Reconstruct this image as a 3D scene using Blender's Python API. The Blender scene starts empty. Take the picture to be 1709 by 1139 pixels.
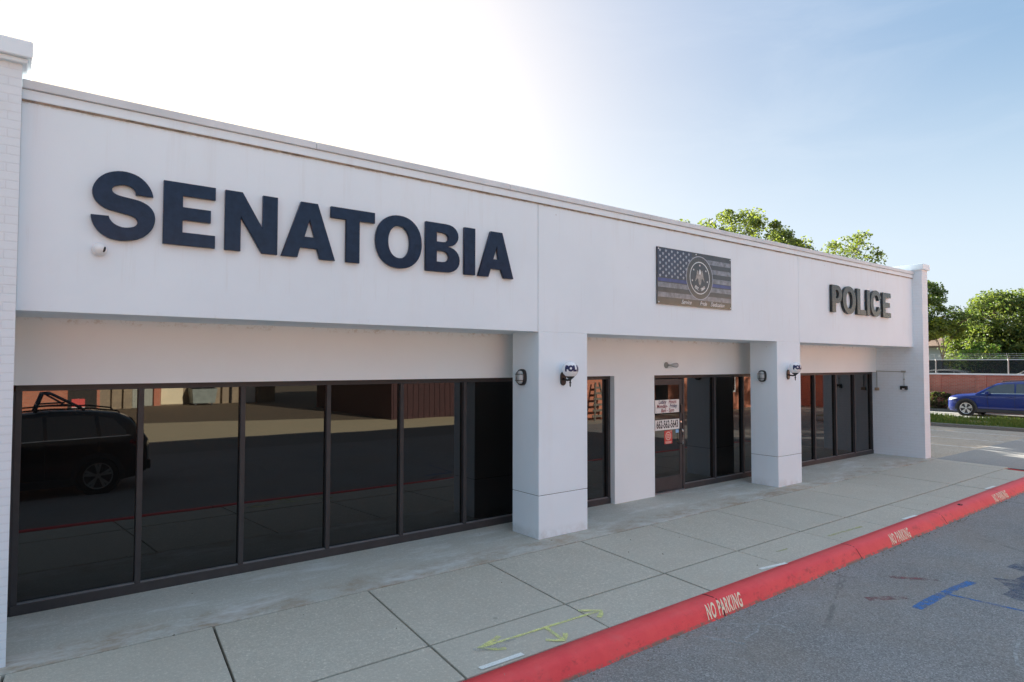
import bpy, bmesh, math, random
from mathutils import Vector, Matrix
R = math.radians
PI = math.pi
C = bpy.context.scene.collection
sc = bpy.context.scene

# ------------------------------------------------------------------ mesh helper
class MB:
    def __init__(s): s.v, s.f, s.m = [], [], []
    def add(s, vs, fs, mi=0):
        o = len(s.v); s.v += [tuple(v) for v in vs]
        s.f += [tuple(i + o for i in f) for f in fs]; s.m += [mi] * len(fs); return s
    def box(s, x0, x1, y0, y1, z0, z1, mi=0):
        return s.add([(x0,y0,z0),(x1,y0,z0),(x1,y1,z0),(x0,y1,z0),(x0,y0,z1),(x1,y0,z1),(x1,y1,z1),(x0,y1,z1)],
                     [(0,3,2,1),(4,5,6,7),(0,1,5,4),(1,2,6,5),(2,3,7,6),(3,0,4,7)], mi)
    def quad(s, a, b, c, d, mi=0): return s.add([a,b,c,d], [(0,1,2,3)], mi)
    def poly(s, pts, mi=0): return s.add(pts, [tuple(range(len(pts)))], mi)
    def prism(s, pts, axis, a, b, mi=0):
        # pts: 2D outline; extruded along axis from a to b
        def P(p, t):
            return {'x': (t, p[0], p[1]), 'y': (p[0], t, p[1]), 'z': (p[0], p[1], t)}[axis]
        n = len(pts); vs = [P(p, a) for p in pts] + [P(p, b) for p in pts]
        fs = [tuple(range(n)), tuple(range(2*n-1, n-1, -1))] + [(i, i+n, (i+1)%n+n, (i+1)%n) for i in range(n)]
        return s.add(vs, fs, mi)
    def tube(s, path, r, seg=10, mi=0, r2=None, cap=True):
        path = [Vector(p) for p in path]; n = len(path); rings = []
        for i, p in enumerate(path):
            d = (path[min(i+1,n-1)] - path[max(i-1,0)]).normalized()
            u = d.cross(Vector((0,0,1)))
            if u.length < 1e-3: u = d.cross(Vector((1,0,0)))
            u.normalize(); w = d.cross(u)
            rr = r if r2 is None else r + (r2 - r) * i / max(1, n-1)
            rings.append([p + (u*math.cos(2*PI*k/seg) + w*math.sin(2*PI*k/seg))*rr for k in range(seg)])
        vs = [q for g in rings for q in g]; fs = []
        for i in range(n-1):
            for k in range(seg):
                a = i*seg+k; b = i*seg+(k+1)%seg
                fs.append((a, b, b+seg, a+seg))
        if cap: fs += [tuple(range(seg-1,-1,-1)), tuple(range((n-1)*seg, n*seg))]
        return s.add(vs, fs, mi)
    def lathe(s, prof, c=(0,0,0), ax='z', seg=24, mi=0):
        # prof: (radius, height along axis)
        vs, fs = [], []
        for r, h in prof:
            for k in range(seg):
                a = 2*PI*k/seg; x, y = r*math.cos(a), r*math.sin(a)
                p = {'z': (x,y,h), 'y': (x,h,y), 'x': (h,x,y)}[ax]
                vs.append((p[0]+c[0], p[1]+c[1], p[2]+c[2]))
        for i in range(len(prof)-1):
            for k in range(seg):
                a = i*seg+k; b = i*seg+(k+1)%seg; fs.append((a,b,b+seg,a+seg))
        fs += [tuple(range(seg-1,-1,-1)), tuple(range((len(prof)-1)*seg, len(prof)*seg))]
        return s.add(vs, fs, mi)

def link(name, mb, mats, parent=None, smooth=False, bevel=0, normals=True):
    me = bpy.data.meshes.new(name)
    me.from_pydata(mb.v, [], mb.f)
    for m in (mats if isinstance(mats, (list, tuple)) else [mats]): me.materials.append(m)
    if len(me.materials) > 1: me.polygons.foreach_set('material_index', mb.m)
    if normals:
        bm = bmesh.new(); bm.from_mesh(me)
        bmesh.ops.recalc_face_normals(bm, faces=bm.faces); bm.to_mesh(me); bm.free()
    if smooth: me.polygons.foreach_set('use_smooth', [True]*len(me.polygons))
    me.update()
    o = bpy.data.objects.new(name, me); C.objects.link(o)
    if parent: o.parent = parent
    if bevel:
        b = o.modifiers.new('Bevel', 'BEVEL'); b.width = bevel; b.segments = 2; b.limit_method = 'ANGLE'; b.angle_limit = R(40)
    return o

def smooth_angle(o, a=35):
    me = o.data
    me.polygons.foreach_set('use_smooth', [True]*len(me.polygons))
    try: me.set_sharp_from_angle(angle=R(a))
    except Exception: pass
    return o

def tag(o, label=None, cat=None, group=None, kind=None):
    if label: o['label'] = label
    if cat: o['category'] = cat
    if group: o['group'] = group
    if kind: o['kind'] = kind
    return o
def thing(name, label, cat, loc=(0,0,0), rz=0, group=None):
    o = bpy.data.objects.new(name, None); C.objects.link(o)
    o.location = loc; o.rotation_euler = (0,0,rz); o.empty_display_size = .2
    return tag(o, label, cat, group)
def struct(name, mb, mats, **k): return tag(link(name, mb, mats, **k), kind='structure')

def text_mesh(s, size, offset=0.0, shear=0.0, xs=1.0, align='CENTER', res=4, space=1.0):
    """flat lettering lying in the x/y plane, returned as (verts, faces)"""
    cu = bpy.data.curves.new('lettering', 'FONT'); cu.body = s; cu.size = size; cu.offset = offset
    cu.shear = shear; cu.align_x = align; cu.align_y = 'CENTER'; cu.resolution_u = res; cu.space_character = space; cu.fill_mode = 'FRONT'
    ob = bpy.data.objects.new('lettering', cu); C.objects.link(ob)
    bpy.context.view_layer.update()
    me = bpy.data.meshes.new_from_object(ob.evaluated_get(bpy.context.evaluated_depsgraph_get()))
    vs = [(v.co.x*xs, v.co.y) for v in me.vertices]; fs = [tuple(p.vertices) for p in me.polygons]
    bpy.data.objects.remove(ob); bpy.data.curves.remove(cu); bpy.data.meshes.remove(me)
    return vs, fs

def fine(vs, fs, cuts=3):
    bm = bmesh.new(); bv = [bm.verts.new((v[0], v[1], 0)) for v in vs]
    for f in fs:
        try: bm.faces.new([bv[i] for i in f])
        except ValueError: pass
    bmesh.ops.triangulate(bm, faces=bm.faces); bmesh.ops.subdivide_edges(bm, edges=bm.edges, cuts=cuts, use_grid_fill=True)
    bm.verts.index_update()
    r = [(v.co.x, v.co.y) for v in bm.verts], [tuple(v.index for v in f.verts) for f in bm.faces]
    bm.free(); return r
def glyph(name, loops, depth, mat, parent, y0, bevel=.003):
    """solid letter standing on the facade: loops are (x,z) outlines, first is the outer one"""
    cu = bpy.data.curves.new(name, 'CURVE'); cu.dimensions = '2D'; cu.fill_mode = 'BOTH'
    cu.extrude = depth/2 - bevel; cu.bevel_depth = bevel; cu.bevel_resolution = 0; cu.offset = -bevel
    for l in loops:
        sp = cu.splines.new('POLY'); sp.points.add(len(l)-1)
        for p, q in zip(sp.points, l): p.co = (q[0], q[1], 0, 1)
        sp.use_cyclic_u = True
    ob = bpy.data.objects.new(name, cu); C.objects.link(ob)
    bpy.context.view_layer.update()
    me = bpy.data.meshes.new_from_object(ob.evaluated_get(bpy.context.evaluated_depsgraph_get()))
    bpy.data.objects.remove(ob); bpy.data.curves.remove(cu)
    for v in me.vertices: v.co = (v.co.x, y0 - depth/2 - v.co.z, v.co.y)
    me.materials.clear(); me.materials.append(mat)
    bm = bmesh.new(); bm.from_mesh(me); bmesh.ops.recalc_face_normals(bm, faces=bm.faces); bm.to_mesh(me); bm.free()
    me.name = name
    o = bpy.data.objects.new(name, me); C.objects.link(o); o.parent = parent
    return o

# ------------------------------------------------------------------ materials
class NT:
    def __init__(s, name):
        s.mat = bpy.data.materials.new(name); s.mat.use_nodes = True
        s.t = s.mat.node_tree; s.n = s.t.nodes; s.l = s.t.links
        s.b = s.n['Principled BSDF']; s.out = s.n['Material Output']
        s.geo = s.n.new('ShaderNodeNewGeometry').outputs['Position']
    def new(s, ty, **k):
        n = s.n.new(ty)
        for a, v in k.items(): setattr(n, a, v)
        return n
    def put(s, sock, v):
        if hasattr(v, 'is_output') or isinstance(v, bpy.types.NodeSocket): s.l.new(v, sock)
        else: sock.default_value = v
    def scale(s, v, sc_):
        m = s.new('ShaderNodeMapping'); s.l.new(v, m.inputs['Vector']); m.inputs['Scale'].default_value = sc_; return m.outputs[0]
    def noise(s, scale, detail=4, rough=.6, vec=None, stretch=None, dist=0):
        n = s.new('ShaderNodeTexNoise'); v = vec or s.geo
        if stretch: v = s.scale(v, stretch)
        s.l.new(v, n.inputs['Vector']); n.inputs['Scale'].default_value = scale
        n.inputs['Detail'].default_value = detail; n.inputs['Roughness'].default_value = rough
        n.inputs['Distortion'].default_value = dist
        return n.outputs['Fac']
    def voro(s, scale, feature='F1', out='Distance', vec=None, stretch=None):
        n = s.new('ShaderNodeTexVoronoi', feature=feature); v = vec or s.geo
        if stretch: v = s.scale(v, stretch)
        s.l.new(v, n.inputs['Vector']); n.inputs['Scale'].default_value = scale
        return n.outputs[out]
    def ramp(s, fac, *stops):
        n = s.new('ShaderNodeValToRGB'); s.l.new(fac, n.inputs[0]); e = n.color_ramp.elements
        while len(e) < len(stops): e.new(.5)
        for x, (p, c) in zip(e, stops):
            x.position = p; x.color = (*((c,c,c) if not isinstance(c, tuple) else c), 1)
        return n.outputs[0]
    def mix(s, fac, a, b, mode='MIX'):
        n = s.new('ShaderNodeMix', data_type='RGBA', blend_type=mode)
        s.put(n.inputs[0], fac)
        for k, v in ((6, a), (7, b)):
            s.put(n.inputs[k], (*v, 1) if isinstance(v, tuple) and len(v) == 3 else v)
        return n.outputs[2]
    def math(s, op, a, b=0.0):
        n = s.new('ShaderNodeMath', operation=op); s.put(n.inputs[0], a); s.put(n.inputs[1], b); return n.outputs[0]
    def xyz(s):
        n = s.new('ShaderNodeSeparateXYZ'); s.l.new(s.geo, n.inputs[0]); return n.outputs
    def band(s, v, lo, hi, soft):
        n = s.new('ShaderNodeMapRange', interpolation_type='SMOOTHSTEP'); s.put(n.inputs[0], v)
        n.inputs[1].default_value = lo - soft; n.inputs[2].default_value = lo
        m = s.new('ShaderNodeMapRange', interpolation_type='SMOOTHSTEP'); s.put(m.inputs[0], v)
        m.inputs[1].default_value = hi; m.inputs[2].default_value = hi + soft
        m.inputs[3].default_value = 1; m.inputs[4].default_value = 0
        return s.math('MULTIPLY', n.outputs[0], m.outputs[0])
    def bump(s, h, strength=.3, dist=.01, base=None):
        n = s.new('ShaderNodeBump'); s.l.new(h, n.inputs['Height']); n.inputs['Strength'].default_value = strength
        n.inputs['Distance'].default_value = dist
        if base: s.l.new(base, n.inputs['Normal'])
        return n.outputs[0]
    def done(s, col=None, rough=.8, spec=.5, metal=0, normal=None, **k):
        if col is not None: s.put(s.b.inputs['Base Color'], (*col, 1) if isinstance(col, tuple) and len(col) == 3 else col)
        s.put(s.b.inputs['Roughness'], rough); s.b.inputs['Specular IOR Level'].default_value = spec
        s.b.inputs['Metallic'].default_value = metal
        if normal: s.l.new(normal, s.b.inputs['Normal'])
        for a, v in k.items(): s.b.inputs[a.replace('_', ' ')].default_value = v
        return s.mat

def plain(name, col, rough=.6, spec=.5, metal=0, var=.12, scale=6, **k):
    t = NT(name); f = t.noise(scale, 3)
    c = t.ramp(f, (.3, tuple(x*(1-var) for x in col)), (.7, tuple(min(1, x*(1+var)) for x in col)))
    return t.done(c, rough, spec, metal, **k)

def m_stucco():
    t = NT('painted_stucco'); z = t.xyz()[2]
    a = t.noise(.55, 5, .6); b = t.noise(2.2, 5, .65, stretch=(1,1,.18))
    c = t.ramp(a, (.3, (.74,.815,.87)), (.7, (.80,.875,.93)))
    c = t.mix(t.ramp(b, (.56, 0.), (.8, .28)), c, (.70,.69,.67))
    # rust and dirt that has gathered under the coping and along the soffit arrises
    st = t.noise(7, 6, .75, stretch=(1,1,.5)); m = t.band(z, 4.712, 4.722, .018)
    m = t.math('MULTIPLY', m, t.ramp(st, (.46, 0.), (.62, .7)))
    c = t.mix(m, c, (.42,.34,.27))
    dr = t.noise(5.5, 5, .7, stretch=(1,1,.05)); m3 = t.band(z, 4.45, 4.80, .3)
    m3 = t.math('MULTIPLY', m3, t.ramp(dr, (.54, 0.), (.74, .28)))
    c = t.mix(m3, c, (.56,.54,.51))
    st2 = t.noise(9, 6, .8); m2 = t.band(z, 2.82, 2.93, .06)
    m2 = t.math('MULTIPLY', m2, t.ramp(st2, (.58, 0.), (.72, .25)))
    c = t.mix(m2, c, (.30,.22,.15))
    gr = t.noise(4, 6, .7); m4 = t.band(z, -.1, .04, .14)
    m4 = t.math('MULTIPLY', m4, t.ramp(gr, (.40, 0.), (.70, .55)))
    c = t.mix(m4, c, (.38,.35,.31))
    pa = t.noise(.45, 2, .5, dist=.8); c = t.mix(t.ramp(pa, (.50, 0.), (.53, .22)), c, (.80,.86,.90))
    dl = t.noise(8, 5, .75, stretch=(1,1,.045)); m5 = t.band(z, 3.25, 3.58, .12)
    c = t.mix(t.math('MULTIPLY', m5, t.ramp(dl, (.56, 0.), (.72, .22))), c, (.50,.47,.43))
    sp = t.voro(2.3); c = t.mix(t.ramp(sp, (.018, .6), (.03, 0.)), c, (.35,.33,.31))
    h = t.noise(60, 4, .7); h2 = t.noise(1.2, 3, .5)
    n = t.bump(h2, .25, .02, t.bump(h, .18, .004))
    return t.done(c, .62, .35, normal=n)

def brick_tex(t, vec, w, hh, mortar, c1, c2, cm):
    n = t.new('ShaderNodeTexBrick'); t.l.new(vec, n.inputs['Vector'])
    n.inputs['Scale'].default_value = 1; n.inputs['Brick Width'].default_value = w; n.inputs['Row Height'].default_value = hh
    n.inputs['Mortar Size'].default_value = mortar; n.inputs['Mortar Smooth'].default_value = .25
    for k, c in (('Color1', c1), ('Color2', c2), ('Mortar', cm)): n.inputs[k].default_value = (*c, 1)
    return n
def wallvec(t):
    # brick courses on any upright face: (x+y, z)
    s = t.xyz(); cb = t.new('ShaderNodeCombineXYZ'); t.l.new(t.math('ADD', s[0], s[1]), cb.inputs[0]); t.l.new(s[2], cb.inputs[1]); return cb.outputs[0]

def m_white_brick():
    t = NT('white_painted_brick')
    n = brick_tex(t, wallvec(t), .21, .072, .006, (.75,.80,.845), (.74,.79,.835), (.715,.755,.80))
    c = t.mix(t.ramp(t.noise(3.5, 5, .7), (.55, 0.), (.8, .35)), n.outputs['Color'], (.60,.57,.53))
    h = t.math('SUBTRACT', t.math('MULTIPLY', t.noise(35, 3), .3), n.outputs['Fac'])
    return t.done(c, .6, .35, normal=t.bump(h, .55, .006))
def m_brick(name, c1, c2, cm, w=.21, hh=.072):
    t = NT(name); n = brick_tex(t, wallvec(t), w, hh, .009, c1, c2, cm)
    c = t.mix(t.ramp(t.noise(1.1, 5, .7), (.35, 0.), (.75, .5)), n.outputs['Color'], tuple(x*.62 for x in c1))
    h = t.math('SUBTRACT', t.math('MULTIPLY', t.noise(40, 3), .3), n.outputs['Fac'])
    return t.done(c, .85, .25, normal=t.bump(h, .5, .006))

def m_concrete(name, base, stain, strip=False):
    t = NT(name); s = t.xyz()
    d = lambda k: tuple(x*k for x in base)
    c = t.ramp(t.noise(.8, 6, .65), (.3, d(.80)), (.7, d(1.1)))
    c = t.mix(t.ramp(t.noise(7, 6, .75), (.40, .5), (.60, 0.)), c, d(.72))
    f = t.noise(55, 5, .75); c = t.mix(t.ramp(f, (.38, .8), (.60, 0.)), c, d(.60))
    c = t.mix(t.ramp(t.noise(140, 3, .8), (.42, .6), (.58, 0.)), c, d(.66))
    g = t.voro(95); c = t.mix(t.ramp(g, (.10, .35), (.22, 0.)), c, d(.42))
    w = t.noise(26, 4, .8); c = t.mix(t.ramp(w, (.58, 0.), (.70, .55)), c, d(1.4))
    st = t.noise(1.5, 6, .7, dist=.5); c = t.mix(t.ramp(st, (.48, 0.), (.70, .65)), c, stain)
    g2 = t.noise(21, 8, .85); c = t.mix(t.ramp(g2, (.40, .75), (.56, 0.)), c, d(.64))
    g3 = t.noise(33, 6, .85); c = t.mix(t.ramp(g3, (.54, 0.), (.66, .7)), c, d(1.35))
    isl = t.n.new('ShaderNodeNewGeometry').outputs['Random Per Island']
    c = t.mix(t.ramp(isl, (0., .30), (.9, 0.)), c, d(.74))
    gum = t.voro(1.15); c = t.mix(t.ramp(gum, (.022, .6), (.034, 0.)), c, d(.42))
    if strip:
        e = t.band(s[1], -.42, -.12, .35); e = t.math('MULTIPLY', e, t.ramp(t.noise(1.8, 6, .75), (.42, 0.), (.66, .9)))
        c = t.mix(e, c, (.36,.27,.19))
        wv = t.noise(2.2, 6, .75, stretch=(.35, 1, 1)); c = t.mix(t.ramp(wv, (.50, 0.), (.68, .55)), c, (.74,.75,.74))
    h = t.math('ADD', t.noise(55, 5, .75), t.math('MULTIPLY', t.noise(3, 3), .6))
    return t.done(c, .86, .3, normal=t.bump(h, .3, .006))

def m_asphalt(name, base, tan=False):
    t = NT(name); d = lambda k: tuple(x*k for x in base)
    c = t.ramp(t.noise(.7, 6, .7), (.3, d(.82)), (.7, d(1.12)))
    big = t.noise(2.6, 5, .7); c = t.mix(t.ramp(big, (.52, 0.), (.75, .35)), c, d(1.35))
    v = t.new('ShaderNodeTexVoronoi'); t.l.new(t.geo, v.inputs['Vector']); v.inputs['Scale'].default_value = 95
    sp = t.new('ShaderNodeSeparateColor'); t.l.new(v.outputs['Color'], sp.inputs[0])
    c = t.mix(t.ramp(sp.outputs[0], (.55, 0.), (.95, .6)), c, d(2.0))
    c = t.mix(t.ramp(sp.outputs[1], (.60, 0.), (.95, .6)), c, d(.4))
    oil = t.noise(1.3, 6, .7, dist=.4); c = t.mix(t.ramp(oil, (.58, 0.), (.74, .5)), c, d(.55))
    tn = t.math('MULTIPLY', t.ramp(t.noise(.5, 4, .6), (.45, 0.), (.7, .5)), .8); c = t.mix(tn, c, tuple(a*b for a, b in zip(base, (1.15,.95,.74))))
    ck = t.voro(.32, 'DISTANCE_TO_EDGE', vec=None); wob = t.noise(3, 3)
    ck = t.math('ADD', ck, t.math('MULTIPLY', t.math('SUBTRACT', wob, .5), .06))
    m = t.math('MULTIPLY', t.ramp(t.math('ABSOLUTE', ck), (.003, 1.), (.008, 0.)), t.ramp(t.noise(.35, 2), (.48, 0.), (.60, .45)))
    c = t.mix(m, c, d(.4))
    h = t.math('ADD', v.outputs['Distance'], t.noise(40, 4, .8))
    return t.done(c, .88, .35, normal=t.bump(h, .55, .006))

def m_kerb():
    t = NT('red_kerb_paint'); z = t.xyz()[2]
    c = t.ramp(t.noise(2.5, 5, .7), (.3, (.74,.05,.06)), (.7, (.84,.085,.085)))
    scuff = t.noise(9, 6, .8, stretch=(.55,1,1)); lowb = t.band(z, -.2, -.05, .05)
    c = t.mix(t.math('MULTIPLY', lowb, t.ramp(scuff, (.54, 0.), (.72, .6))), c, (.22,.03,.03))
    c = t.mix(t.ramp(t.noise(30, 5, .8), (.62, 0.), (.72, .5)), c, (.36,.10,.09))
    c = t.mix(t.ramp(t.noise(1.7, 4, .7), (.55, 0.), (.8, .35)), c, (.60,.16,.15))
    ch = t.math('MULTIPLY', t.ramp(t.noise(13, 7, .8, dist=.6), (.63, 0.), (.66, .9)), t.ramp(t.noise(.9, 3), (.45, 0.), (.6, 1.))); c = t.mix(ch, c, (.40,.33,.28))
    e = t.band(z, -.25, -.135, .02); c = t.mix(t.math('MULTIPLY', e, t.ramp(t.noise(8,5,.8), (.42,0.),(.55,.95))), c, (.17,.15,.12))
    return t.done(c, .55, .4, normal=t.bump(t.noise(45, 5, .75), .35, .006))

def m_paint(name, col, wear=.5, scale=16, grain=.25):
    t = NT(name); f = t.noise(scale, 6, .8); g = t.noise(110, 3, .8)
    a = t.ramp(f, (wear-.16, 0.), (wear+.10, 1.)); b = t.ramp(g, (.36, grain), (.55, 1.))
    t.done(col, .8, .3)
    tr = t.new('ShaderNodeBsdfTransparent'); mx = t.new('ShaderNodeMixShader')
    t.l.new(t.math('MULTIPLY', a, b), mx.inputs[0]); t.l.new(tr.outputs[0], mx.inputs[1]); t.l.new(t.b.outputs[0], mx.inputs[2])
    t.l.new(mx.outputs[0], t.out.inputs['Surface']); return t.mat

def m_leaf(name, c1, c2, trans):
    t = NT(name); f = t.noise(1.4, 4, .7); g = t.noise(7, 2)
    c = t.mix(f, c1, c2); c = t.mix(t.ramp(g, (.35, 0.), (.65, .5)), c, tuple(x*.6 for x in c1))
    t.put(t.b.inputs['Base Color'], c); t.b.inputs['Roughness'].default_value = .55; t.b.inputs['Specular IOR Level'].default_value = .25
    tl = t.new('ShaderNodeBsdfTranslucent'); t.l.new(t.mix(1.0, c, (1.5,1.45,.7), 'MULTIPLY'), tl.inputs[0])
    mx = t.new('ShaderNodeMixShader'); mx.inputs[0].default_value = trans
    t.l.new(t.b.outputs[0], mx.inputs[1]); t.l.new(tl.outputs[0], mx.inputs[2]); t.l.new(mx.outputs[0], t.out.inputs['Surface'])
    return t.mat

def m_glass():
    t = NT('tinted_window_glass')
    h = t.noise(.9, 2, .4)
    return t.done((.006,.0055,.005), .012, .5, normal=t.bump(h, .09, .006), IOR=1.7)

M = {}
M['stucco'] = m_stucco()
M['wbrick'] = m_white_brick()
def m_bounce_wall():
    t = NT('wall_with_painted_bounce'); z = t.xyz()[2]
    c = t.ramp(t.noise(.7, 5, .6), (.3, (.78,.83,.845)), (.7, (.83,.88,.895)))  # white wall paint, tint shifted warmer to paint in bounced light
    m = t.math('MULTIPLY', t.band(z, 2.88, 2.95, .05), t.ramp(t.noise(11, 6, .8), (.52, 0.), (.66, .45)))
    c = t.mix(m, c, (.42,.31,.20))
    return t.done(c, .7, .3, normal=t.bump(t.noise(60, 4, .7), .18, .004))
M['bounce_wall'] = m_bounce_wall()
M['coping'] = plain('painted_metal_coping', (.66,.68,.70), .45, .4, var=.1, scale=1.5)
M['gap'] = plain('dark_joint', (.05,.045,.04), .9, .1)
M['rust'] = plain('rusty_joint', (.30,.24,.19), .9, .1, var=.5, scale=9)
M['frame'] = plain('dark_bronze_aluminium', (.042,.039,.041), .5, .4, 0)
M['frame_lip'] = plain('worn_sill_metal', (.20,.20,.21), .45, .5, .3)
M['glass'] = m_glass()
M['walk'] = m_concrete('pavement_concrete', (.66,.60,.50), (.45,.39,.31))
M['strip'] = m_concrete('smooth_concrete', (.66,.63,.555), (.48,.42,.33), True)
M['apron'] = m_concrete('driveway_concrete', (.37,.36,.34), (.27,.25,.22))
M['asphalt'] = m_asphalt('asphalt', (.235,.23,.222))
M['lot'] = m_asphalt('aged_lot_asphalt', (.38,.33,.27))
M['kerb'] = m_kerb()
M['kerb_plain'] = m_concrete('plain_kerb_concrete', (.22,.21,.19), (.15,.14,.12))
M['navy'] = plain('navy_gloss_letter', (.012,.024,.055), .2, .3, var=.2, scale=14)
M['black_letter'] = plain('black_gloss_letter', (.018,.022,.023), .24, .5, var=.2, scale=14)
M['black'] = plain('black_metal', (.014,.013,.013), .4, .5)
M['blackplastic'] = plain('black_plastic', (.02,.02,.022), .5, .4)
M['white'] = plain('white_plastic', (.78,.78,.78), .3, .5, var=.03)
M['globe'] = plain('opal_glass', (.82,.82,.84), .12, .5, var=.03)
M['lens'] = plain('frosted_lens', (.42,.45,.46), .25, .5)
M['steel'] = plain('galvanised_steel', (.45,.46,.46), .45, .5, .6)
M['silver'] = plain('bright_metal', (.62,.62,.60), .25, .5, .9)
M['tan'] = plain('tan_box', (.42,.30,.21), .6, .3)
M['greyl'] = plain('weathered_grey_metal', (.30,.31,.28), .5, .4)
M['sign_white'] = plain('sign_white', (.74,.74,.72), .35, .4, var=.04)
M['ink_navy'] = plain('navy_ink', (.02,.022,.09), .4, .4)
M['ink_black'] = plain('black_ink', (.02,.02,.025), .4, .4)
M['ink_red'] = plain('dark_red_ink', (.22,.03,.05), .4, .4)
M['poster_red'] = plain('red_poster', (.62,.06,.05), .45, .4)
M['poster_pink'] = plain('pale_poster_print', (.72,.50,.42), .45, .4)
M['sticker_blue'] = plain('blue_sticker', (.25,.48,.75), .4, .4)
M['b_dark'] = plain('banner_black', (.05,.05,.055), .16, .6, var=.25, scale=3)
M['b_navy'] = plain('banner_canton', (.035,.042,.075), .16, .6, var=.3, scale=3)
M['b_grey'] = plain('banner_grey_stripe', (.19,.20,.23), .2, .6, var=.4, scale=16)
M['b_blue'] = plain('banner_blue_stripe', (.05,.06,.20), .16, .6, var=.3, scale=8)
M['b_star'] = plain('banner_star', (.42,.44,.50), .25, .5)
M['b_ring'] = plain('banner_seal', (.075,.07,.065), .18, .6)
M['b_white'] = plain('banner_white', (.72,.72,.72), .3, .5)
M['b_eagle'] = plain('banner_eagle', (.30,.28,.26), .25, .5, var=.4, scale=25)
M['yellow'] = m_paint('yellow_spray_paint', (.80,.79,.30), .465, 7, .4)
M['yellow2'] = m_paint('faded_yellow_paint', (.52,.52,.20), .52, 7)
M['whitemark'] = m_paint('white_spray_paint', (.82,.82,.78), .30, 9, .75)
M['whitefaint'] = m_paint('faded_white_paint', (.45,.45,.44), .54, 8)
M['lotline'] = m_paint('worn_stall_paint', (.70,.67,.62), .42, 4, .5)
M['bluemark'] = m_paint('blue_spray_paint', (.06,.19,.47), .49, 9)
M['blueblot'] = m_paint('dark_blue_blotch', (.08,.115,.19), .53, 6.0)
M['redfaint'] = m_paint('faded_red_paint', (.30,.10,.11), .56, 8)
M['stencil'] = m_paint('cream_stencil_paint', (.86,.76,.56), .26, 14, .7)
M['crack'] = plain('crack_shadow', (.035,.03,.03), .9, .1)
M['sealer'] = plain('pale_crack_filler', (.30,.30,.29), .8, .2, var=.4, scale=30)
M['redbrick'] = m_brick('red_brick', (.58,.20,.14), (.47,.155,.105), (.42,.33,.28))
M['redbrick2'] = m_brick('orange_red_brick', (.60,.19,.105), (.50,.15,.085), (.44,.33,.25))
M['stone'] = m_brick('old_buff_stone', (.38,.29,.19), (.30,.23,.16), (.25,.20,.15), .4, .2)
M['cream'] = plain('cream_render', (.80,.68,.46), .8, .3, var=.06, scale=1.2)
M['maroon'] = plain('maroon_with_painted_shade', (.045,.014,.014), .6, .3, var=.3)  # wall colour darkened to paint in shade on its sunlit face
M['dirt'] = m_concrete('lot_dirt', (.26,.195,.125), (.17,.125,.08))
M['farconc'] = m_concrete('far_lot_concrete', (.80,.66,.42), (.70,.56,.34))
M['sidest'] = m_concrete('side_street_concrete', (.50,.46,.37), (.42,.38,.30))
M['farkerb'] = m_concrete('gutter_concrete', (.25,.24,.22), (.18,.17,.15))
M['ground'] = plain('open_ground', (.16,.15,.10), .95, .1, var=.3, scale=.3)
M['soil'] = plain('verge_soil', (.20,.17,.09), .95, .1, var=.4, scale=3)
M['grass'] = m_leaf('grass_blades', (.09,.16,.03), (.17,.20,.06), .3)
M['leaf_lime'] = m_leaf('lime_leaves', (.14,.195,.035), (.22,.25,.055), .5)
M['leaf_mid'] = m_leaf('mid_green_leaves', (.10,.15,.05), (.15,.19,.065), .45)
M['leaf_dark'] = m_leaf('dark_green_leaves', (.06,.11,.035), (.10,.16,.05), .45)
M['leaf_olive'] = m_leaf('olive_leaves', (.095,.135,.05), (.15,.175,.07), .4)
M['leaf_bright'] = m_leaf('bright_green_leaves', (.065,.17,.03), (.10,.21,.045), .42)
M['leaf_red'] = m_leaf('reddish_shrub_leaves', (.075,.05,.035), (.13,.08,.055), .3)
M['bark'] = plain('bark', (.12,.09,.065), .95, .1, var=.35, scale=9)
M['shingle'] = plain('brown_roof_shingle', (.17,.115,.085), .9, .2, var=.35, scale=5)
M['siding'] = plain('pale_grey_siding', (.40,.44,.46), .7, .3, var=.06)
M['roofing'] = plain('flat_roof_membrane', (.40,.40,.38), .9, .2)
M['paint_blue'] = plain('blue_car_paint', (.0012,.014,.135), .28, .45, .1, var=.05, Coat_Weight=.45)
M['paint_black'] = plain('black_car_paint', (.008,.008,.010), .15, .5, .2, var=.05, Coat_Weight=.7)
M['paint_white'] = plain('white_car_paint', (.75,.75,.75), .25, .5, 0, var=.03, Coat_Weight=.6)
M['carglass'] = plain('car_glass', (.03,.04,.045), .05, .8, IOR=1.6)
M['tyre'] = plain('tyre_rubber', (.018,.018,.018), .85, .2)
M['rim'] = plain('alloy_rim', (.60,.60,.60), .3, .5, .6)
M['clad'] = plain('dark_cladding', (.025,.027,.03), .6, .4)
M['headl'] = plain('headlamp', (.65,.68,.70), .1, .8)
M['taill'] = plain('tail_lamp', (.35,.02,.02), .15, .6)
M['rack'] = plain('blue_grey_rack_tube', (.10,.16,.21), .45, .5, .4)
M['dumpster'] = plain('grey_dumpster_steel', (.27,.30,.27), .6, .4, var=.2)
M['rolldoor'] = plain('corrugated_door_metal', (.36,.36,.30), .5, .4)
M['wood'] = plain('weathered_timber', (.16,.14,.115), .9, .2, var=.35, scale=12)
def m_screen():
    t = NT('dark_privacy_mesh'); t.done((.022,.024,.03), .8, .2)
    tr = t.new('ShaderNodeBsdfTransparent'); mx = t.new('ShaderNodeMixShader'); mx.inputs[0].default_value = .66
    t.l.new(tr.outputs[0], mx.inputs[1]); t.l.new(t.b.outputs[0], mx.inputs[2]); t.l.new(mx.outputs[0], t.out.inputs['Surface'])
    return t.mat
M['screen'] = m_screen()

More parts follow.
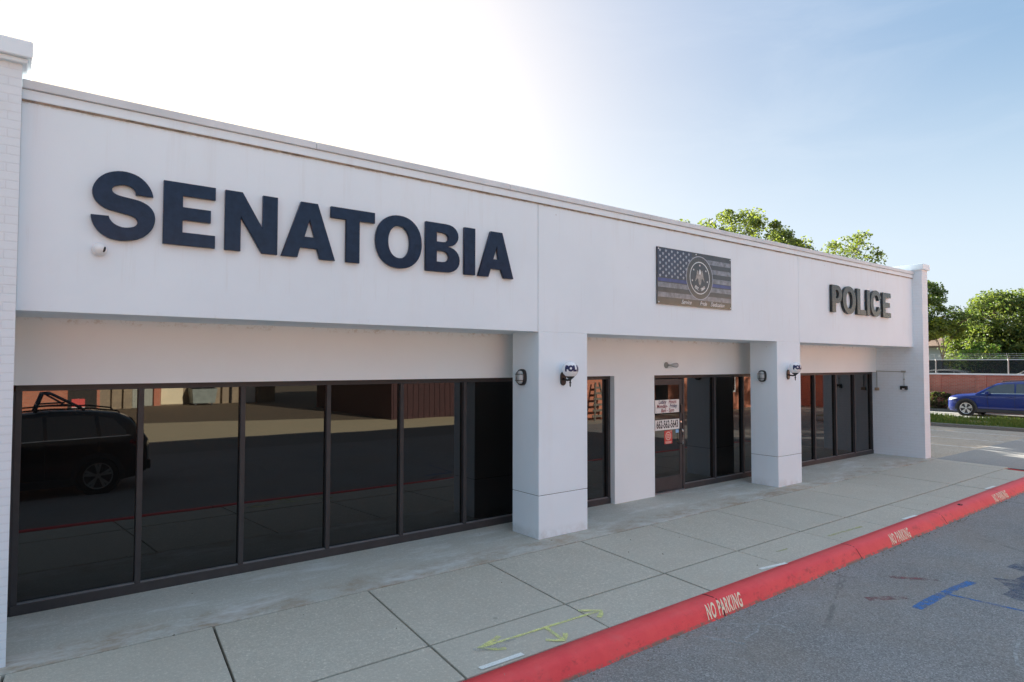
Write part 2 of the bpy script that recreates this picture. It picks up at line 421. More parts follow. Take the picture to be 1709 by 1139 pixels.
# ------------------------------------------------------------------ key dimensions (metres)
ZF, ZC3, ZC2, ZC = 2.906, 4.729, 4.823, 4.899        # fascia bottom, coping lines
XA, X1, X2, X3, X4, X5, X6 = .01, 5.8465, 6.795, 12.085, 12.985, 18.787, 19.146
RW, YW = 1.038, .94                                  # window frame plane, back wall plane
CD, PE, BACK = .598, .2335, 26.0                     # column depth, pier projection, back of the building
ZH = 2.24
ROAD = -.15

# ------------------------------------------------------------------ ground
struct('ground', MB().quad((-300,-300,-.32),(400,-300,-.32),(400,400,-.32),(-300,400,-.32)), M['ground'])
road = struct('road', MB().quad((-90,-11.3,ROAD),(150,-11.3,ROAD),(150,-2.6,ROAD),(-90,-2.6,ROAD)), M['asphalt'])
struct('gutter', MB().quad((-90,-14.4,ROAD+.004),(19,-14.4,ROAD+.004),(19,-11.2,ROAD+.004),(-90,-11.2,ROAD+.004)), M['farkerb'])
struct('far_lot', MB().poly([(-90,-14.4,ROAD+.002),(-90,-46,ROAD+.002),(17.9,-18.0,ROAD+.002),(19,-18,ROAD+.002),(19,-14.4,ROAD+.002)]), M['farconc'])
struct('side_street', MB().quad((19,-18,ROAD+.003),(150,-18,ROAD+.003),(150,-11.0,ROAD+.003),(19,-11.0,ROAD+.003)), M['sidest'])
struct('dirt_yard', MB().quad((-90,-60,ROAD-.004),(60,-60,ROAD-.004),(60,-15,ROAD-.004),(-90,-15,ROAD-.004)), M['dirt'])

# pavement: slabs with open joints, a darker bed shows in the joints
sw = MB(); J = .0105
def skew(x0, y): return x0 + .105*(y + .38)
joints = [-13.9,-12.35,-10.8,-9.25,-7.7,-6.15,-4.6,-3.05,-1.5,.0,1.54,3.10,4.70,6.28,7.76,9.38,10.79,12.33,13.9,15.45,17.0,18.62,19.05]
sw.box(-14, 19.1, -.38+J, 1.2, -.2, 0, 1)
rng = random.Random(4)
for i in range(len(joints)-1):
    for (ya, yb) in ((-1.975+J*1.3, -.38-J), (-2.655, -1.975-J*1.3)):
        if i == len(joints)-2 and ya < -2: continue
        a0, a1, b0, b1 = skew(joints[i],ya)+J, skew(joints[i+1],ya)-J, skew(joints[i],yb)+J, skew(joints[i+1],yb)-J
        dz = rng.uniform(-.006,-.0015); tl = rng.uniform(-.001,.001)
        vs = [(a0,ya,-.2),(a1,ya,-.2),(b1,yb,-.2),(b0,yb,-.2),(a0,ya,dz+tl),(a1,ya,dz-tl),(b1,yb,dz),(b0,yb,dz)]
        sw.add(vs, [(0,3,2,1),(4,5,6,7),(0,1,5,4),(1,2,6,5),(2,3,7,6),(3,0,4,7)], 0)
sidewalk = struct('sidewalk', sw, [M['walk'], M['strip']], bevel=.006)
struct('sidewalk_bed', MB().quad((-14,-2.7,-.05),(19.1,-2.7,-.05),(19.1,1.1,-.05),(-14,1.1,-.05)), M['gap'])

# kerb: rounded profile swept along the street edge and round the driveway return
def kerb_path():
    p = [(x, -2.70 + .006*max(0,x)) for x in [-14,-10,-6,-3,0,2,4,6,8,10,12,14,16,17.4]]
    cx, cy, r = 17.9, -1.55, 1.05
    p += [(cx + r*math.sin(a), cy - r*math.cos(a)) for a in [R(k) for k in range(8, 75, 11)]]
    return p
KP = [(0,0,-.2),(0,0,-.002),(.10,0,.004),(.155,0,.0),(.19,0,-.014),(.215,0,-.04),(.285,0,-.145),(.30,0,-.2)]
kb = MB(); path = kerb_path(); ring = []
for i, p in enumerate(path):
    a = Vector(path[max(0,i-1)]); b = Vector(path[min(len(path)-1,i+1)]); d = (b-a).normalized(); nrm = Vector((d.y, -d.x))
    drop = max(0, min(1, (p[1] + 2.45)/.5)) if p[0] > 18 else 0
    ring.append([(p[0]+nrm.x*k[0], p[1]+nrm.y*k[0], k[2] if k[2] < -.1 else k[2] - drop*.1*(1 if k[0] > .05 else .3)) for k in KP])
vs = [q for g in ring for q in g]; n = len(KP)
kb.add(vs, [(i*n+k, (i+1)*n+k, (i+1)*n+k+1, i*n+k+1) for i in range(len(ring)-1) for k in range(n-1)])
kerb = struct('kerb', kb, M['kerb'], smooth=True)

# joints and a crack in the kerb, stencilled words on its face
def kerb_pt(x, s):      # s: 0 = inner top edge, 1 = foot of the face
    L = [0]; 
    for i in range(2, len(KP)): L.append(L[-1] + math.hypot(KP[i][0]-KP[i-1][0], KP[i][2]-KP[i-1][2]))
    t_ = s*L[-2]; i = 0
    while i < len(L)-2 and L[i+1] < t_: i += 1
    f = (t_-L[i])/(L[i+1]-L[i]); a, b = KP[i+1], KP[i+2]
    y0 = -2.70 + .006*max(0, x)
    oy, oz = a[0]+(b[0]-a[0])*f, a[2]+(b[2]-a[2])*f
    dy, dz = b[0]-a[0], b[2]-a[2]; l = math.hypot(dy, dz)
    return Vector((x, y0-oy, oz)), Vector((0, dz/l, dy/l)) * 1.0
def on_kerb(x, s, off=.004):
    p, nv = kerb_pt(x, s); nv = Vector((0, -abs(nv.y), abs(nv.z)))
    return p + nv*off
def stencil(x0, x1):
    vs, fs = fine(*text_mesh('NO PARKING', 1.0, .026, res=3, space=1.14), 5)
    xs = [v[0] for v in vs]; ys = [v[1] for v in vs]; mb = MB(); out = []
    for x, y in vs:
        u = (x-min(xs))/(max(xs)-min(xs)); v = (y-min(ys))/(max(ys)-min(ys))
        out.append(on_kerb(x0+(x1-x0)*u + .055*v - .02, .95 - .42*v))
    mb.add(out, fs); link('lettering', mb, M['stencil'], kerb, normals=False)
stencil(5.62, 6.24); stencil(10.03, 10.70); stencil(14.62, 15.40); stencil(1.2, 1.85)
for xk in (2.74, 5.88, 9.02, 12.1, 15.2):
    kj = MB()
    for k in range(8):
        s0, s1 = k/8, (k+1)/8; w = .007 if xk != 5.88 else .009
        o0 = .006*math.sin(k*2.1) if xk == 5.88 else 0; o1 = .006*math.sin((k+1)*2.1) if xk == 5.88 else 0
        kj.quad(on_kerb(xk-w+o0,s0,.002), on_kerb(xk+w+o0,s0,.002), on_kerb(xk+w+o1,s1,.002), on_kerb(xk-w+o1,s1,.002))
    link('kerb_joint', kj, M['crack'], kerb, normals=False)
hole = MB(); ctr = [(13.15 + .07*math.cos(a), .40 + .10*math.sin(a)) for a in [2*PI*k/14 for k in range(14)]]
hole.poly([on_kerb(x, s, .003) for x, s in ctr]); link('drain_hole', hole, M['crack'], kerb, normals=False)

# sprayed marks
def stroke(pts, w, z, mb=None, jit=.0):
    mb = mb or MB(); P = [Vector((*p, 0)) for p in pts]; L, Rr = [], []
    for i, p in enumerate(P):
        d = (P[min(i+1,len(P)-1)]-P[max(i-1,0)]).normalized(); n_ = Vector((-d.y, d.x, 0))
        ww = w/2*(1 + jit*math.sin(i*1.7)); L.append(p+n_*ww); Rr.append(p-n_*ww)
    for i in range(len(P)-1):
        mb.quad(*[(q.x, q.y, z) for q in (L[i], L[i+1], Rr[i+1], Rr[i])])
    return mb
Z1 = .0035
yl = stroke([(3.25,-2.29),(3.6,-2.30),(4.0,-2.31),(4.35,-2.32),(4.66,-2.335)], .035, Z1)
stroke([(4.50,-2.20),(4.58,-2.26),(4.68,-2.34),(4.62,-2.40),(4.54,-2.45)], .05, Z1+.001, yl)
stroke([(3.52,-2.20),(3.44,-2.24),(3.24,-2.29),(3.34,-2.40),(3.42,-2.44)], .05, Z1+.001, yl)
stroke([(3.98,-2.31),(3.95,-2.45),(3.92,-2.62)], .042, Z1+.002, yl)
stroke([(3.80,-2.52),(3.86,-2.58),(3.92,-2.63),(4.0,-2.56),(4.03,-2.52)], .045, Z1+.003, yl)
link('painted_arrow', yl, M['yellow'], sidewalk, normals=False)
link('painted_line', stroke([(9.25,-2.36),(9.7,-2.38),(10.2,-2.41)], .045, Z1), M['yellow2'], sidewalk, normals=False)
link('painted_line', stroke([(7.95,-2.33),(8.2,-2.34)], .03, Z1), M['yellow2'], sidewalk, normals=False)
wm = stroke([(3.18,-2.30),(3.35,-2.34),(3.6,-2.33)], .05, Z1+.004); stroke([(3.2,-2.32),(3.45,-2.41)], .05, Z1+.005, wm)
link('painted_arrow', wm, M['whitefaint'], sidewalk, normals=False)
for a, b in (((3.03,-2.60),(3.47,-2.605)), ((7.13,-2.585),(7.60,-2.655)), ((11.2,-2.60),(11.65,-2.62)), ((15.2,-2.56),(15.7,-2.57))):
    link('painted_dash', stroke([a, ((a[0]+b[0])/2, (a[1]+b[1])/2), b], .055, Z1), M['whitemark'], sidewalk, normals=False)
ZR = ROAD + .0015
link('painted_line', stroke([(7.68,-4.07),(8.0,-4.07),(8.4,-4.075),(8.8,-4.10),(9.15,-4.14)], .10, ZR, jit=.15), M['bluemark'], road, normals=False)
link('painted_line', stroke([(8.43,-4.09),(8.46,-4.4),(8.50,-4.8),(8.56,-5.4)], .05, ZR+.002), M['bluemark'], road, normals=False)
bl = MB()
for l in ([(9.521,-4.238),(9.562,-4.318),(9.625,-4.421),(9.945,-4.444),(10.078,-4.489),(8.82,-4.785),(8.836,-4.714),(8.857,-4.616),(8.928,-4.494),(9.151,-4.513),(9.336,-4.4)],
          [(10.173,-4.203),(10.381,-4.229),(10.689,-4.263),(10.853,-4.306),(10.042,-4.497),(10.097,-4.393),(10.153,-4.287)]):
    bl.poly([(x, y, ZR) for x, y in l])
link('paint_stain', bl, M['blueblot'], road, normals=False)
link('painted_line', stroke([(7.55,-3.62),(7.75,-3.74),(7.95,-3.87)], .11, ZR), M['redfaint'], road, normals=False)
link('painted_line', stroke([(8.55,-3.45),(8.75,-3.7),(8.9,-3.85)], .09, ZR), M['redfaint'], road, normals=False)
link('painted_dash', stroke([(5.28,-3.10),(5.36,-3.26),(5.45,-3.44)], .045, ZR), M['whitefaint'], road, normals=False)
cr = stroke([(5.75,-3.06),(5.85,-3.2),(6.0,-3.28),(6.12,-3.42),(6.05,-3.6)], .03, ZR); stroke([(5.98,-3.27),(5.8,-3.36),(5.55,-3.38)], .022, ZR+.001, cr)
stroke([(6.05,-3.28),(6.4,-3.26),(6.6,-3.30)], .02, ZR+.0015, cr)
link('crack_filler', cr, M['sealer'], road, normals=False)
cr = stroke([(6.85,-5.3),(6.95,-5.13),(7.2,-5.05),(7.6,-4.98)], .03, ZR); link('crack_filler', cr, M['sealer'], road, normals=False)
# grit and leaf crumbs lying in the gutter at the foot of the kerb
gr = MB(); rg = random.Random(8)
for k in range(420):
    x = rg.uniform(2.5, 17); y = -3.0 + .006*x - abs(rg.gauss(0, .05)); s = rg.uniform(.004,.013); a = rg.random()*3
    gr.add([(x-s*math.cos(a),y-s*math.sin(a),ROAD),(x+s*math.cos(a),y+s*math.sin(a),ROAD),(x+.3*s,y+s,ROAD+.3*s),(x,y,ROAD+s*.8)], [(0,1,2),(0,1,3),(1,2,3),(0,2,3)], 0)
tag(link('gutter_grit', gr, M['soil'], normals=False), kind='stuff')
lt = MB(); rg = random.Random(12)
for k in range(46):
    x = rg.uniform(.5, 18); y = rg.uniform(-2.6, .95); s = rg.uniform(.006,.016); a = rg.random()*3
    lt.add([(x-s*math.cos(a),y-s*math.sin(a),.003),(x+s*math.cos(a),y+s*math.sin(a),.003),(x+.5*s,y+s*.8,.003+.4*s),(x,y,.003+s*.5)], [(0,1,2),(0,1,3),(1,2,3),(0,2,3)], 0)
tag(link('litter_crumbs', lt, M['bark'], normals=False), kind='stuff')

# driveway, parking lot, grass island, side driveway
struct('driveway', MB().add([(18.95,-.38,-.004),(60,-.38,-.004),(60,-1.6,-.02),(18.95,-1.6,-.02),(18.95,-3.05,ROAD+.006),(60,-3.05,ROAD+.006)],
       [(0,1,2,3),(3,2,5,4)]), M['apron'])
lot = struct('parking_lot', MB().quad((19.0,-.38,-.010),(29.2,-.38,-.010),(29.2,46,-.010),(19.0,46,-.010)), M['lot'])
for x in (22.45, 24.85, 27.25):
    link('painted_line', MB().quad((x-.07,-.3,-.006),(x+.07,-.3,-.006),(x+.07,5.2,-.006),(x-.07,5.2,-.006)), M['lotline'], lot, normals=False)
struct('lot_kerb', MB().box(29.1, 29.28, -5, 40, -.25, .12), M['kerb_plain'], bevel=.025)
struct('grass_verge', MB().quad((29.28,-6,.085),(33.6,-6,.085),(33.6,40,.085),(29.28,40,.085)), M['soil'])
g = MB(); rg = random.Random(5)
for k in range(15000):
    x = rg.uniform(29.3, 33.6); y = rg.uniform(-1.5, 8.5)
    if math.sin(x*2.3+y*.9)+math.sin(y*2.1-x) + rg.uniform(-1.2,1.2) < -.35: continue
    h = rg.uniform(.08,.22); a = rg.random()*PI; w = rg.uniform(.012,.03); lx, ly = rg.uniform(-.06,.06), rg.uniform(-.06,.06)
    g.add([(x-w*math.cos(a),y-w*math.sin(a),.08),(x+w*math.cos(a),y+w*math.sin(a),.08),(x+lx,y+ly,.08+h)], [(0,1,2)])
tag(link('grass', g, M['grass'], normals=False), kind='stuff')
struct('side_driveway', MB().quad((33.6,-6,.02),(38.4,-6,.02),(38.4,40,.02),(33.6,40,.02)), M['apron'])
struct('planting_bed', MB().box(37.9, 39.0, 4.75, 22, -.2, .14), M['kerb_plain'], bevel=.03)
struct('upper_terrace', MB().box(39.25, 200, -60, 160, -.3, .72), M['ground'])

# ------------------------------------------------------------------ the police building
B = thing('police_building', 'white stucco single-storey police station with dark glass shopfronts and flat parapet', 'building')
fa = MB(); seams = [(XA, 5.832), (5.840, 12.946), (12.954, X5)]
for a, b in seams: fa.box(a, b, 0, 1.5, ZF, ZC3)
link('fascia', fa, M['stucco'], B, bevel=.006)
link('seam', MB().box(XA+.01, X5-.01, .012, 1.4, ZF+.02, ZC3-.02), M['gap'], B)
cp = MB().box(XA, X5, -.026, .40, ZC3+.004, ZC2-.003)
link('coping', cp, M['stucco'], B, bevel=.005)
xs = [XA, 2.6, 5.3, 8.2, 11.3, 14.2, 17.0, X5]
for a, b in zip(xs, xs[1:]):
    link('coping_cap', MB().box(a+.002, b-.002, -.052, .42, ZC2, ZC), M['coping'], B, bevel=.006)
link('coping_joint', MB().box(XA, X5, -.016, .38, ZC3-.010, ZC2+.004), M['rust'], B)
bw = MB().box(XA, X5, YW, 1.5, ZH, ZF)
link('back_wall', bw, M['bounce_wall'], B)
link('wall_pier', MB().box(8.385, 9.458, YW, 1.5, 0, ZH), M['bounce_wall'], B)
for a, b in ((X1, X2), (X3, X4)):
    col = link('column', MB().box(a, b, 0, CD, .609, ZF), M['stucco'], B, bevel=.006)
    link('base', MB().box(a, b, 0, CD, 0, .602), M['stucco'], col, bevel=.006)
    link('joint', MB().box(a+.008, b-.008, .008, CD-.008, .59, .62), M['gap'], col)
pr = link('end_pier', MB().box(X5, X6, -PE, BACK, -.1, 4.935), M['wbrick'], B)
link('cap', MB().box(X5-.05, X6+.05, -PE-.05, BACK, 4.935, 5.085), M['stucco'], pr, bevel=.01)
pl = link('end_pier', MB().box(-.95, XA-.0005, -PE, BACK, -.1, 4.945), M['wbrick'], B)
link('cap', MB().box(-1.02, XA+.066, -PE-.09, BACK, 4.985, 5.125).box(-.99, XA+.035, -PE-.05, BACK-.02, 4.945, 4.985), M['stucco'], pl, bevel=.01)
link('roof', MB().box(XA, X5, .42, BACK, 4.3, 4.5), M['roofing'], B)
link('rear_wall', MB().box(XA, X5, BACK-.3, BACK-.01, -.1, 4.8), M['redbrick'], B)

def shopfront(mull, name='shopfront', door_to=None):
    f = MB(); x0, x1 = mull[0], mull[-1]; w = .028
    f.box(x0-w, x1+w, RW, RW+.11, 2.178, ZH+.03)                      # head
    a0 = x0 if door_to is None else door_to
    f.box(a0-w, x1+w, RW-.006, RW+.11, .0, .100)                        # sill
    if x0 < 1: f.box(XA+.001, x0-w, RW+.003, RW+.10, 0, 2.178)
    for i, x in enumerate(mull):
        lo = .100 if not (door_to and i == 0) else 0
        f.box(x-w, x+w, RW+.002, RW+.108, lo, 2.178)
    fr = link(name, f, M['frame'], B, bevel=.004)
    link('sill_lip', MB().box(a0+w, x1-w, RW+.012, RW+.05, .100, .112), M['frame_lip'], fr)
    for i in range(len(mull)-1):
        if door_to and i == 0: continue
        pn = link('pane', MB().box(-(mull[i+1]-mull[i])/2+w*.7, (mull[i+1]-mull[i])/2-w*.7, -.006, .006, -1.04, 1.04), M['glass'], fr)
        pn.location = ((mull[i]+mull[i+1])/2, RW+.06, 1.142); q = random.Random(int(mull[i]*100)); pn.rotation_euler = (R(q.uniform(-.12,.12)), 0, R(q.uniform(-.16,.16)))
    return fr
shopfront([.055, 1.108, 2.162, 3.213, 4.262, 5.305, 6.36, 7.36, 8.355])
shopfront([9.472, 10.455, 11.50, 12.53, 13.55, 14.57, 15.62, 16.70, 17.73, 18.752], door_to=10.455)
d = MB(); dx0, dx1, dy = 9.505, 10.42, RW+.012
d.box(dx0, dx0+.08, dy, dy+.045, .03, 2.165); d.box(dx1-.085, dx1, dy, dy+.045, .03, 2.165)
d.box(dx0+.08, dx1-.085, dy, dy+.045, .03, .30); d.box(dx0+.08, dx1-.085, dy, dy+.045, 2.05, 2.165)
door = link('door', d, M['frame'], B, bevel=.004)
link('pane', MB().box(dx0+.08, dx1-.085, dy+.008, dy+.018, .30, 2.05), M['glass'], door)
hd = MB().tube([(10.365,dy,.90),(10.365,dy-.055,.90),(10.365,dy-.062,.93),(10.365,dy-.062,1.15),(10.365,dy-.055,1.18),(10.365,dy,1.18)], .013, 10)
link('handle', hd, M['silver'], door, smooth=True)
link('lock', MB().lathe([(.02,0),(.022,-.012),(.001,-.014)], (10.375,dy,1.32), 'y', 14), M['silver'], door)
link('latch_plate', MB().box(10.352,10.40,dy-.03,dy,1.50,1.66), M['black'], door, bevel=.004)
link('threshold', MB().box(9.50, 10.43, RW-.03, RW+.10, 0, .022), M['frame_lip'], door)

# decals on the door glass
gy = dy + .008
def on_glass(mb, vs, fs, cx, cz, y, mi): mb.add([(cx+v[0], y, cz+v[1]) for v in vs], fs, mi); return mb
ds = MB(); ds.add([(9.615,gy-.003,1.515),(10.335,gy-.003,1.515),(10.335,gy-.003,1.765),(9.615,gy-.003,1.765),(9.615,gy,1.515),(10.335,gy,1.515),(10.335,gy,1.765),(9.615,gy,1.765)],
                   [(0,1,2,3),(0,4,5,1),(1,5,6,2),(2,6,7,3),(3,7,4,0)], 0)
for s_, cx, cz, mi in (('Lobby', 9.825, 1.722, 1), ('Hours', 10.13, 1.722, 2), ('Monday-', 9.82, 1.642, 2), ('Friday', 10.15, 1.642, 1), ('8am - 5pm', 9.98, 1.560, 2)):
    vs, fs = text_mesh(s_, .100, .0022, .15, .90); on_glass(ds, vs, fs, cx, cz, gy-.005, mi)
tag(link('hours_sign', ds, [M['sign_white'], M['ink_navy'], M['ink_red']], normals=False), 'white lobby hours sign stuck on the glass entrance door', 'sign')
ds = MB(); ds.add([(9.615,gy-.003,1.19),(10.335,gy-.003,1.19),(10.335,gy-.003,1.385),(9.615,gy-.003,1.385),(9.615,gy,1.19),(10.335,gy,1.19),(10.335,gy,1.385),(9.615,gy,1.385)],
                   [(0,1,2,3),(0,4,5,1),(1,5,6,2),(2,6,7,3),(3,7,4,0)], 0)
vs, fs = text_mesh('662-562-5643', .20, .0045, .0, .575); on_glass(ds, vs, fs, 9.975, 1.288, gy-.005, 1)
tag(link('phone_sign', ds, [M['sign_white'], M['ink_black']], normals=False), 'white sign with large black telephone number on the entrance door', 'sign')
ds = MB(); ds.box(9.885, 10.115, gy-.003, gy, .92, 1.172, 0)
cx, cz = 9.995, 1.07
ds.add([(cx+r_*math.cos(2*PI*k/20), gy-.005, cz+r_*math.sin(2*PI*k/20)*1.0) for r_ in (.062,.084) for k in range(20)], [(k, (k+1)%20, 20+(k+1)%20, 20+k) for k in range(20)], 1)
for zz, a, b in ((1.095,9.955,10.035),(1.068,9.945,10.045),(1.04,9.955,10.035),(.958,9.90,10.09),(.936,9.92,10.08),(1.158,10.04,10.10)):
    ds.quad((a,gy-.0055,zz-.007),(b,gy-.0055,zz-.007),(b,gy-.0055,zz+.007),(a,gy-.0055,zz+.007), 1)
tag(link('notice_poster', ds, [M['poster_red'], M['poster_pink']], normals=False), 'small red notice with a round emblem on the door glass below the phone number', 'notice')
tag(link('blue_sticker', MB().box(10.225, 10.315, gy-.003, gy, 1.115, 1.178), M['sticker_blue']), 'small light blue sticker by the door handle', 'sticker')

# ------------------------------------------------------------------ raised letters
def catmull(pts, sub=3, sharp=()):
    n = len(pts); out = []
    for i in range(n):
        p0, p1, p2, p3 = (Vector(pts[(i+k)%n]) for k in (-1,0,1,2))
        if i in sharp: p0 = p1 + (p1-p2)
        if (i+1) % n in sharp: p3 = p2 + (p2-p1)
        out.append(tuple(p1))
        if i in sharp and (i+1) % n in sharp: continue
        for k in range(1, sub):
            t = k/sub
            q = .5*((2*p1)+(p2-p0)*t+(2*p0-5*p1+4*p2-p3)*t*t+(3*p1-p0-3*p2+p3)*t**3); out.append(tuple(q))
    return out
def oval(cx, cz, a, b, n=44, e=2.15, t0=0, t1=2*PI):
    o = []
    for k in range(n + (0 if t1-t0 > 6.28 else 1)):
        t = t0 + (t1-t0)*k/n; c, s = math.cos(t), math.sin(t)
        o.append((cx + a*math.copysign(abs(c)**(2/e), c), cz + b*math.copysign(abs(s)**(2/e), s)))
    return o
S_ = [(1.021,4.029),(1.011,4.073),(.989,4.119),(.95,4.168),(.896,4.208),(.832,4.229),(.764,4.234),(.698,4.221),(.633,4.19),(.579,4.139),(.545,4.079),(.533,4.022),(.542,3.966),(.568,3.923),(.608,3.888),(.659,3.864),(.725,3.852),(.787,3.84),(.845,3.829),(.882,3.808),(.896,3.779),(.888,3.751),(.863,3.728),(.816,3.714),(.769,3.713),(.723,3.728),(.689,3.753),(.669,3.785),(.665,3.804),(.526,3.801),(.53,3.767),(.545,3.719),(.578,3.665),(.629,3.621),(.69,3.595),(.761,3.587),(.834,3.595),(.896,3.614),(.96,3.653),(1.007,3.708),(1.033,3.767),(1.04,3.824),(1.031,3.878),(1.003,3.924),(.965,3.955),(.911,3.977),(.847,3.989),(.774,3.998),(.722,4.010),(.693,4.029),(.686,4.052),(.696,4.075),(.726,4.095),(.767,4.107),(.808,4.107),(.845,4.092),(.872,4.063),(.88,4.03)]
zb, zt = 3.603, 4.213
def rect_E(x0, x1, st, bar, xm):
    m = (zb+zt)/2 + .005
    return [(x0,zb),(x1,zb),(x1,zb+bar),(x0+st,zb+bar),(x0+st,m-bar/2),(xm,m-bar/2),(xm,m+bar/2),(x0+st,m+bar/2),(x0+st,zt-bar),(x1,zt-bar),(x1,zt),(x0,zt)]
def rnd(x, r, z0, z1, n=10):   # right-hand half round between z0 and z1 whose extreme is x
    zc, b = (z0+z1)/2, (z1-z0)/2
    return [(x-r+r*math.sin(PI*k/n)**(1/1.15), zc-b*math.cos(PI*k/n)) for k in range(n+1)]
def gB(x0, x1, st):
    zm = 3.93
    out = [(x0,zb)] + rnd(x1, .20, zb, zm, 12) + rnd(x1-.02, .19, zm, zt, 12)[1:] + [(x0,zt)]
    u = [(x0+st,3.98)] + rnd(x1-.165, .09, 3.98, 4.097, 8) + [(x0+st,4.097)]
    l = [(x0+st,3.728)] + rnd(x1-.16, .10, 3.728, 3.866, 8) + [(x0+st,3.866)]
    return [out, u, l]
def gA(xs_, apex, cnt): return [[(xs_[0],zb),(xs_[1],zb),(xs_[2],3.712),(xs_[3],3.712),(xs_[4],zb),(xs_[5],zb),(apex[1],zt),(apex[0],zt)], cnt]
sen = [('S', [catmull(S_, 2, (0, 28, 29, 57))]),
       ('E', [rect_E(1.108, 1.572, .168, .126, 1.53)]),
       ('N', [[(1.664,zb),(1.815,zb),(1.815,3.96),(2.03,zb),(2.187,zb),(2.187,zt),(2.036,zt),(2.036,3.86),(1.83,zt),(1.664,zt)]]),
       ('A', gA((2.230,2.402,2.43,2.62,2.652,2.825), (2.437,2.623), [(2.478,3.835),(2.590,3.835),(2.534,4.028)])),
       ('T', [[(2.774,zt),(2.774,4.088),(2.955,4.088),(2.955,zb),(3.117,zb),(3.117,4.088),(3.307,4.088),(3.307,zt)]]),
       ('O', [oval(3.626,3.911,.306,.318), oval(3.625,3.909,.145,.193)]),
       ('B', gB(3.99, 4.487, .157)),
       ('I', [[(4.560,zb),(4.727,zb),(4.727,zt),(4.560,zt)]]),
       ('A', gA((4.774,4.940,4.976,5.148,5.195,5.356), (4.978,5.168), [(5.02,3.845),(5.108,3.845),(5.078,4.03)]))]
sg = thing('raised_letter_sign', 'long row of dark navy raised letters on the white fascia above the large windows', 'sign', (0,0,0))
for k, (ch, loops) in enumerate(sen):
    glyph('letter', loops, .045, M['navy'], sg, -.006)
def gC(cx, cz, a, b, ia, ib):
    o = oval(cx, cz, a, b, 34, 2.15, R(24), R(336)); i = oval(cx, cz, ia, ib, 34, 2.15, R(336), R(24)) if False else oval(cx, cz, ia, ib, 34, 2.15, R(20), R(340))[::-1]
    return [o + i]
zb, zt = 3.607, 4.215
pol = [('P', [[(14.268,zb),(14.444,zb),(14.444,3.815)] + rnd(14.738, .22, 3.815, zt, 12) + [(14.268,zt)], [(14.436,3.925)] + rnd(14.586, .09, 3.925, 4.105, 8) + [(14.436,4.105)]]),
       ('O', [oval(15.085,3.915,.318,.318), oval(15.085,3.915,.150,.195)]),
       ('L', [[(15.472,zb),(15.925,zb),(15.925,3.727),(15.635,3.727),(15.635,zt),(15.472,zt)]]),
       ('I', [[(15.978,zb),(16.132,zb),(16.132,zt),(15.978,zt)]]),
       ('C', gC(16.462,3.918,.30,.318,.142,.195)),
       ('E', [rect_E(16.835, 17.290, .152, .118, 17.235)])]
sg2 = thing('raised_letter_sign', 'short row of glossy black raised letters at the right end of the fascia', 'sign', (0,0,0))
for ch, loops in pol: glyph('letter', loops, .06, M['black_letter'], sg2, -.006)

# ------------------------------------------------------------------ flag banner with the seal
bx0, bx1, bz0, bz1, by = 8.385, 10.485, 3.452, 4.402, -.006
bn = MB(); bn.box(bx0, bx1, by-.022, by, bz0, bz1, 0)
def bpoly(pts, lay, mi): bn.poly([(p[0], by-.022-.0012*lay, p[1]) for p in pts], mi)
W_, H_ = bx1-bx0, bz1-bz0; sh = H_/13*1.12
for k in range(12):
    z1_ = bz1 - .012 - k*sh
    if k % 2 == 1 and z1_-sh > bz0-.01:
        x0_ = bx0+.012 if k >= 7 else bx0+W_*.44
        bpoly([(x0_, max(bz0+.01, z1_-sh)), (bx1-.012, max(bz0+.01, z1_-sh)), (bx1-.012, z1_), (x0_, z1_)], 1, 2)
zbl = bz1 - .012 - 6*sh
bpoly([(bx0+.012, zbl-sh*.8), (bx1-.012, zbl-sh*.8), (bx1-.012, zbl-sh*.1), (bx0+.012, zbl-sh*.1)], 1.4, 3)
bpoly([(bx0+.006, bz1-.012-5.9*sh), (bx0+W_*.44, bz1-.012-5.9*sh), (bx0+W_*.44, bz1-.006), (bx0+.006, bz1-.006)], 1.8, 1)
def star(cx, cz, r, rot=PI/2, sx=1): return [(cx+sx*r*(1 if k % 2 == 0 else .42)*math.cos(rot+PI*k/5), cz+r*(1 if k % 2 == 0 else .42)*math.sin(rot+PI*k/5)) for k in range(10)]
for r_ in range(9):
    for c_ in range(6 if r_ % 2 == 0 else 5):
        bpoly(star(bx0+.07+(c_ + (.5 if r_ % 2 else 0))*.155, bz1-.05-r_*.053, .034), 2.5, 4)
sx_, sz_ = 9.53, 3.965
def disc(r, lay, mi, n=48, k=1.0): bpoly([(sx_+r*math.cos(2*PI*i/n), sz_+r*k*math.sin(2*PI*i/n)) for i in range(n)], lay, mi)
def ringp(r0, r1, lay, mi, n=48):
    vs = [(sx_+r*math.cos(2*PI*i/n), by-.022-.0012*lay, sz_+r*math.sin(2*PI*i/n)) for r in (r0, r1) for i in range(n)]
    bn.add(vs, [(i, (i+1)%n, n+(i+1)%n, n+i) for i in range(n)], mi)
disc(.385, 3.2, 5); ringp(.372, .385, 3.8, 4); disc(.285, 4.2, 0); ringp(.272, .287, 4.8, 6)
for k in range(5):
    a = R(90 + (k-2)*52); bpoly(star(sx_+.222*math.cos(a), sz_+.222*math.sin(a), .024), 5.2, 6)
wing = [(-.025,.03),(-.045,.105),(-.075,.115),(-.092,.06),(-.105,.0),(-.138,-.09),(-.105,-.062),(-.085,-.035),(-.06,-.03),(-.035,-.055)]
bpoly([(sx_+x, sz_+.02+z) for x, z in wing], 5.2, 7); bpoly([(sx_-x, sz_+.02+z) for x, z in wing[::-1]], 5.2, 7)
bpoly([(sx_+x, sz_+.02+z) for x, z in [(-.03,.05),(.03,.05),(.048,-.05),(.03,-.12),(0,-.155),(-.03,-.12),(-.048,-.05)]], 5.5, 7)
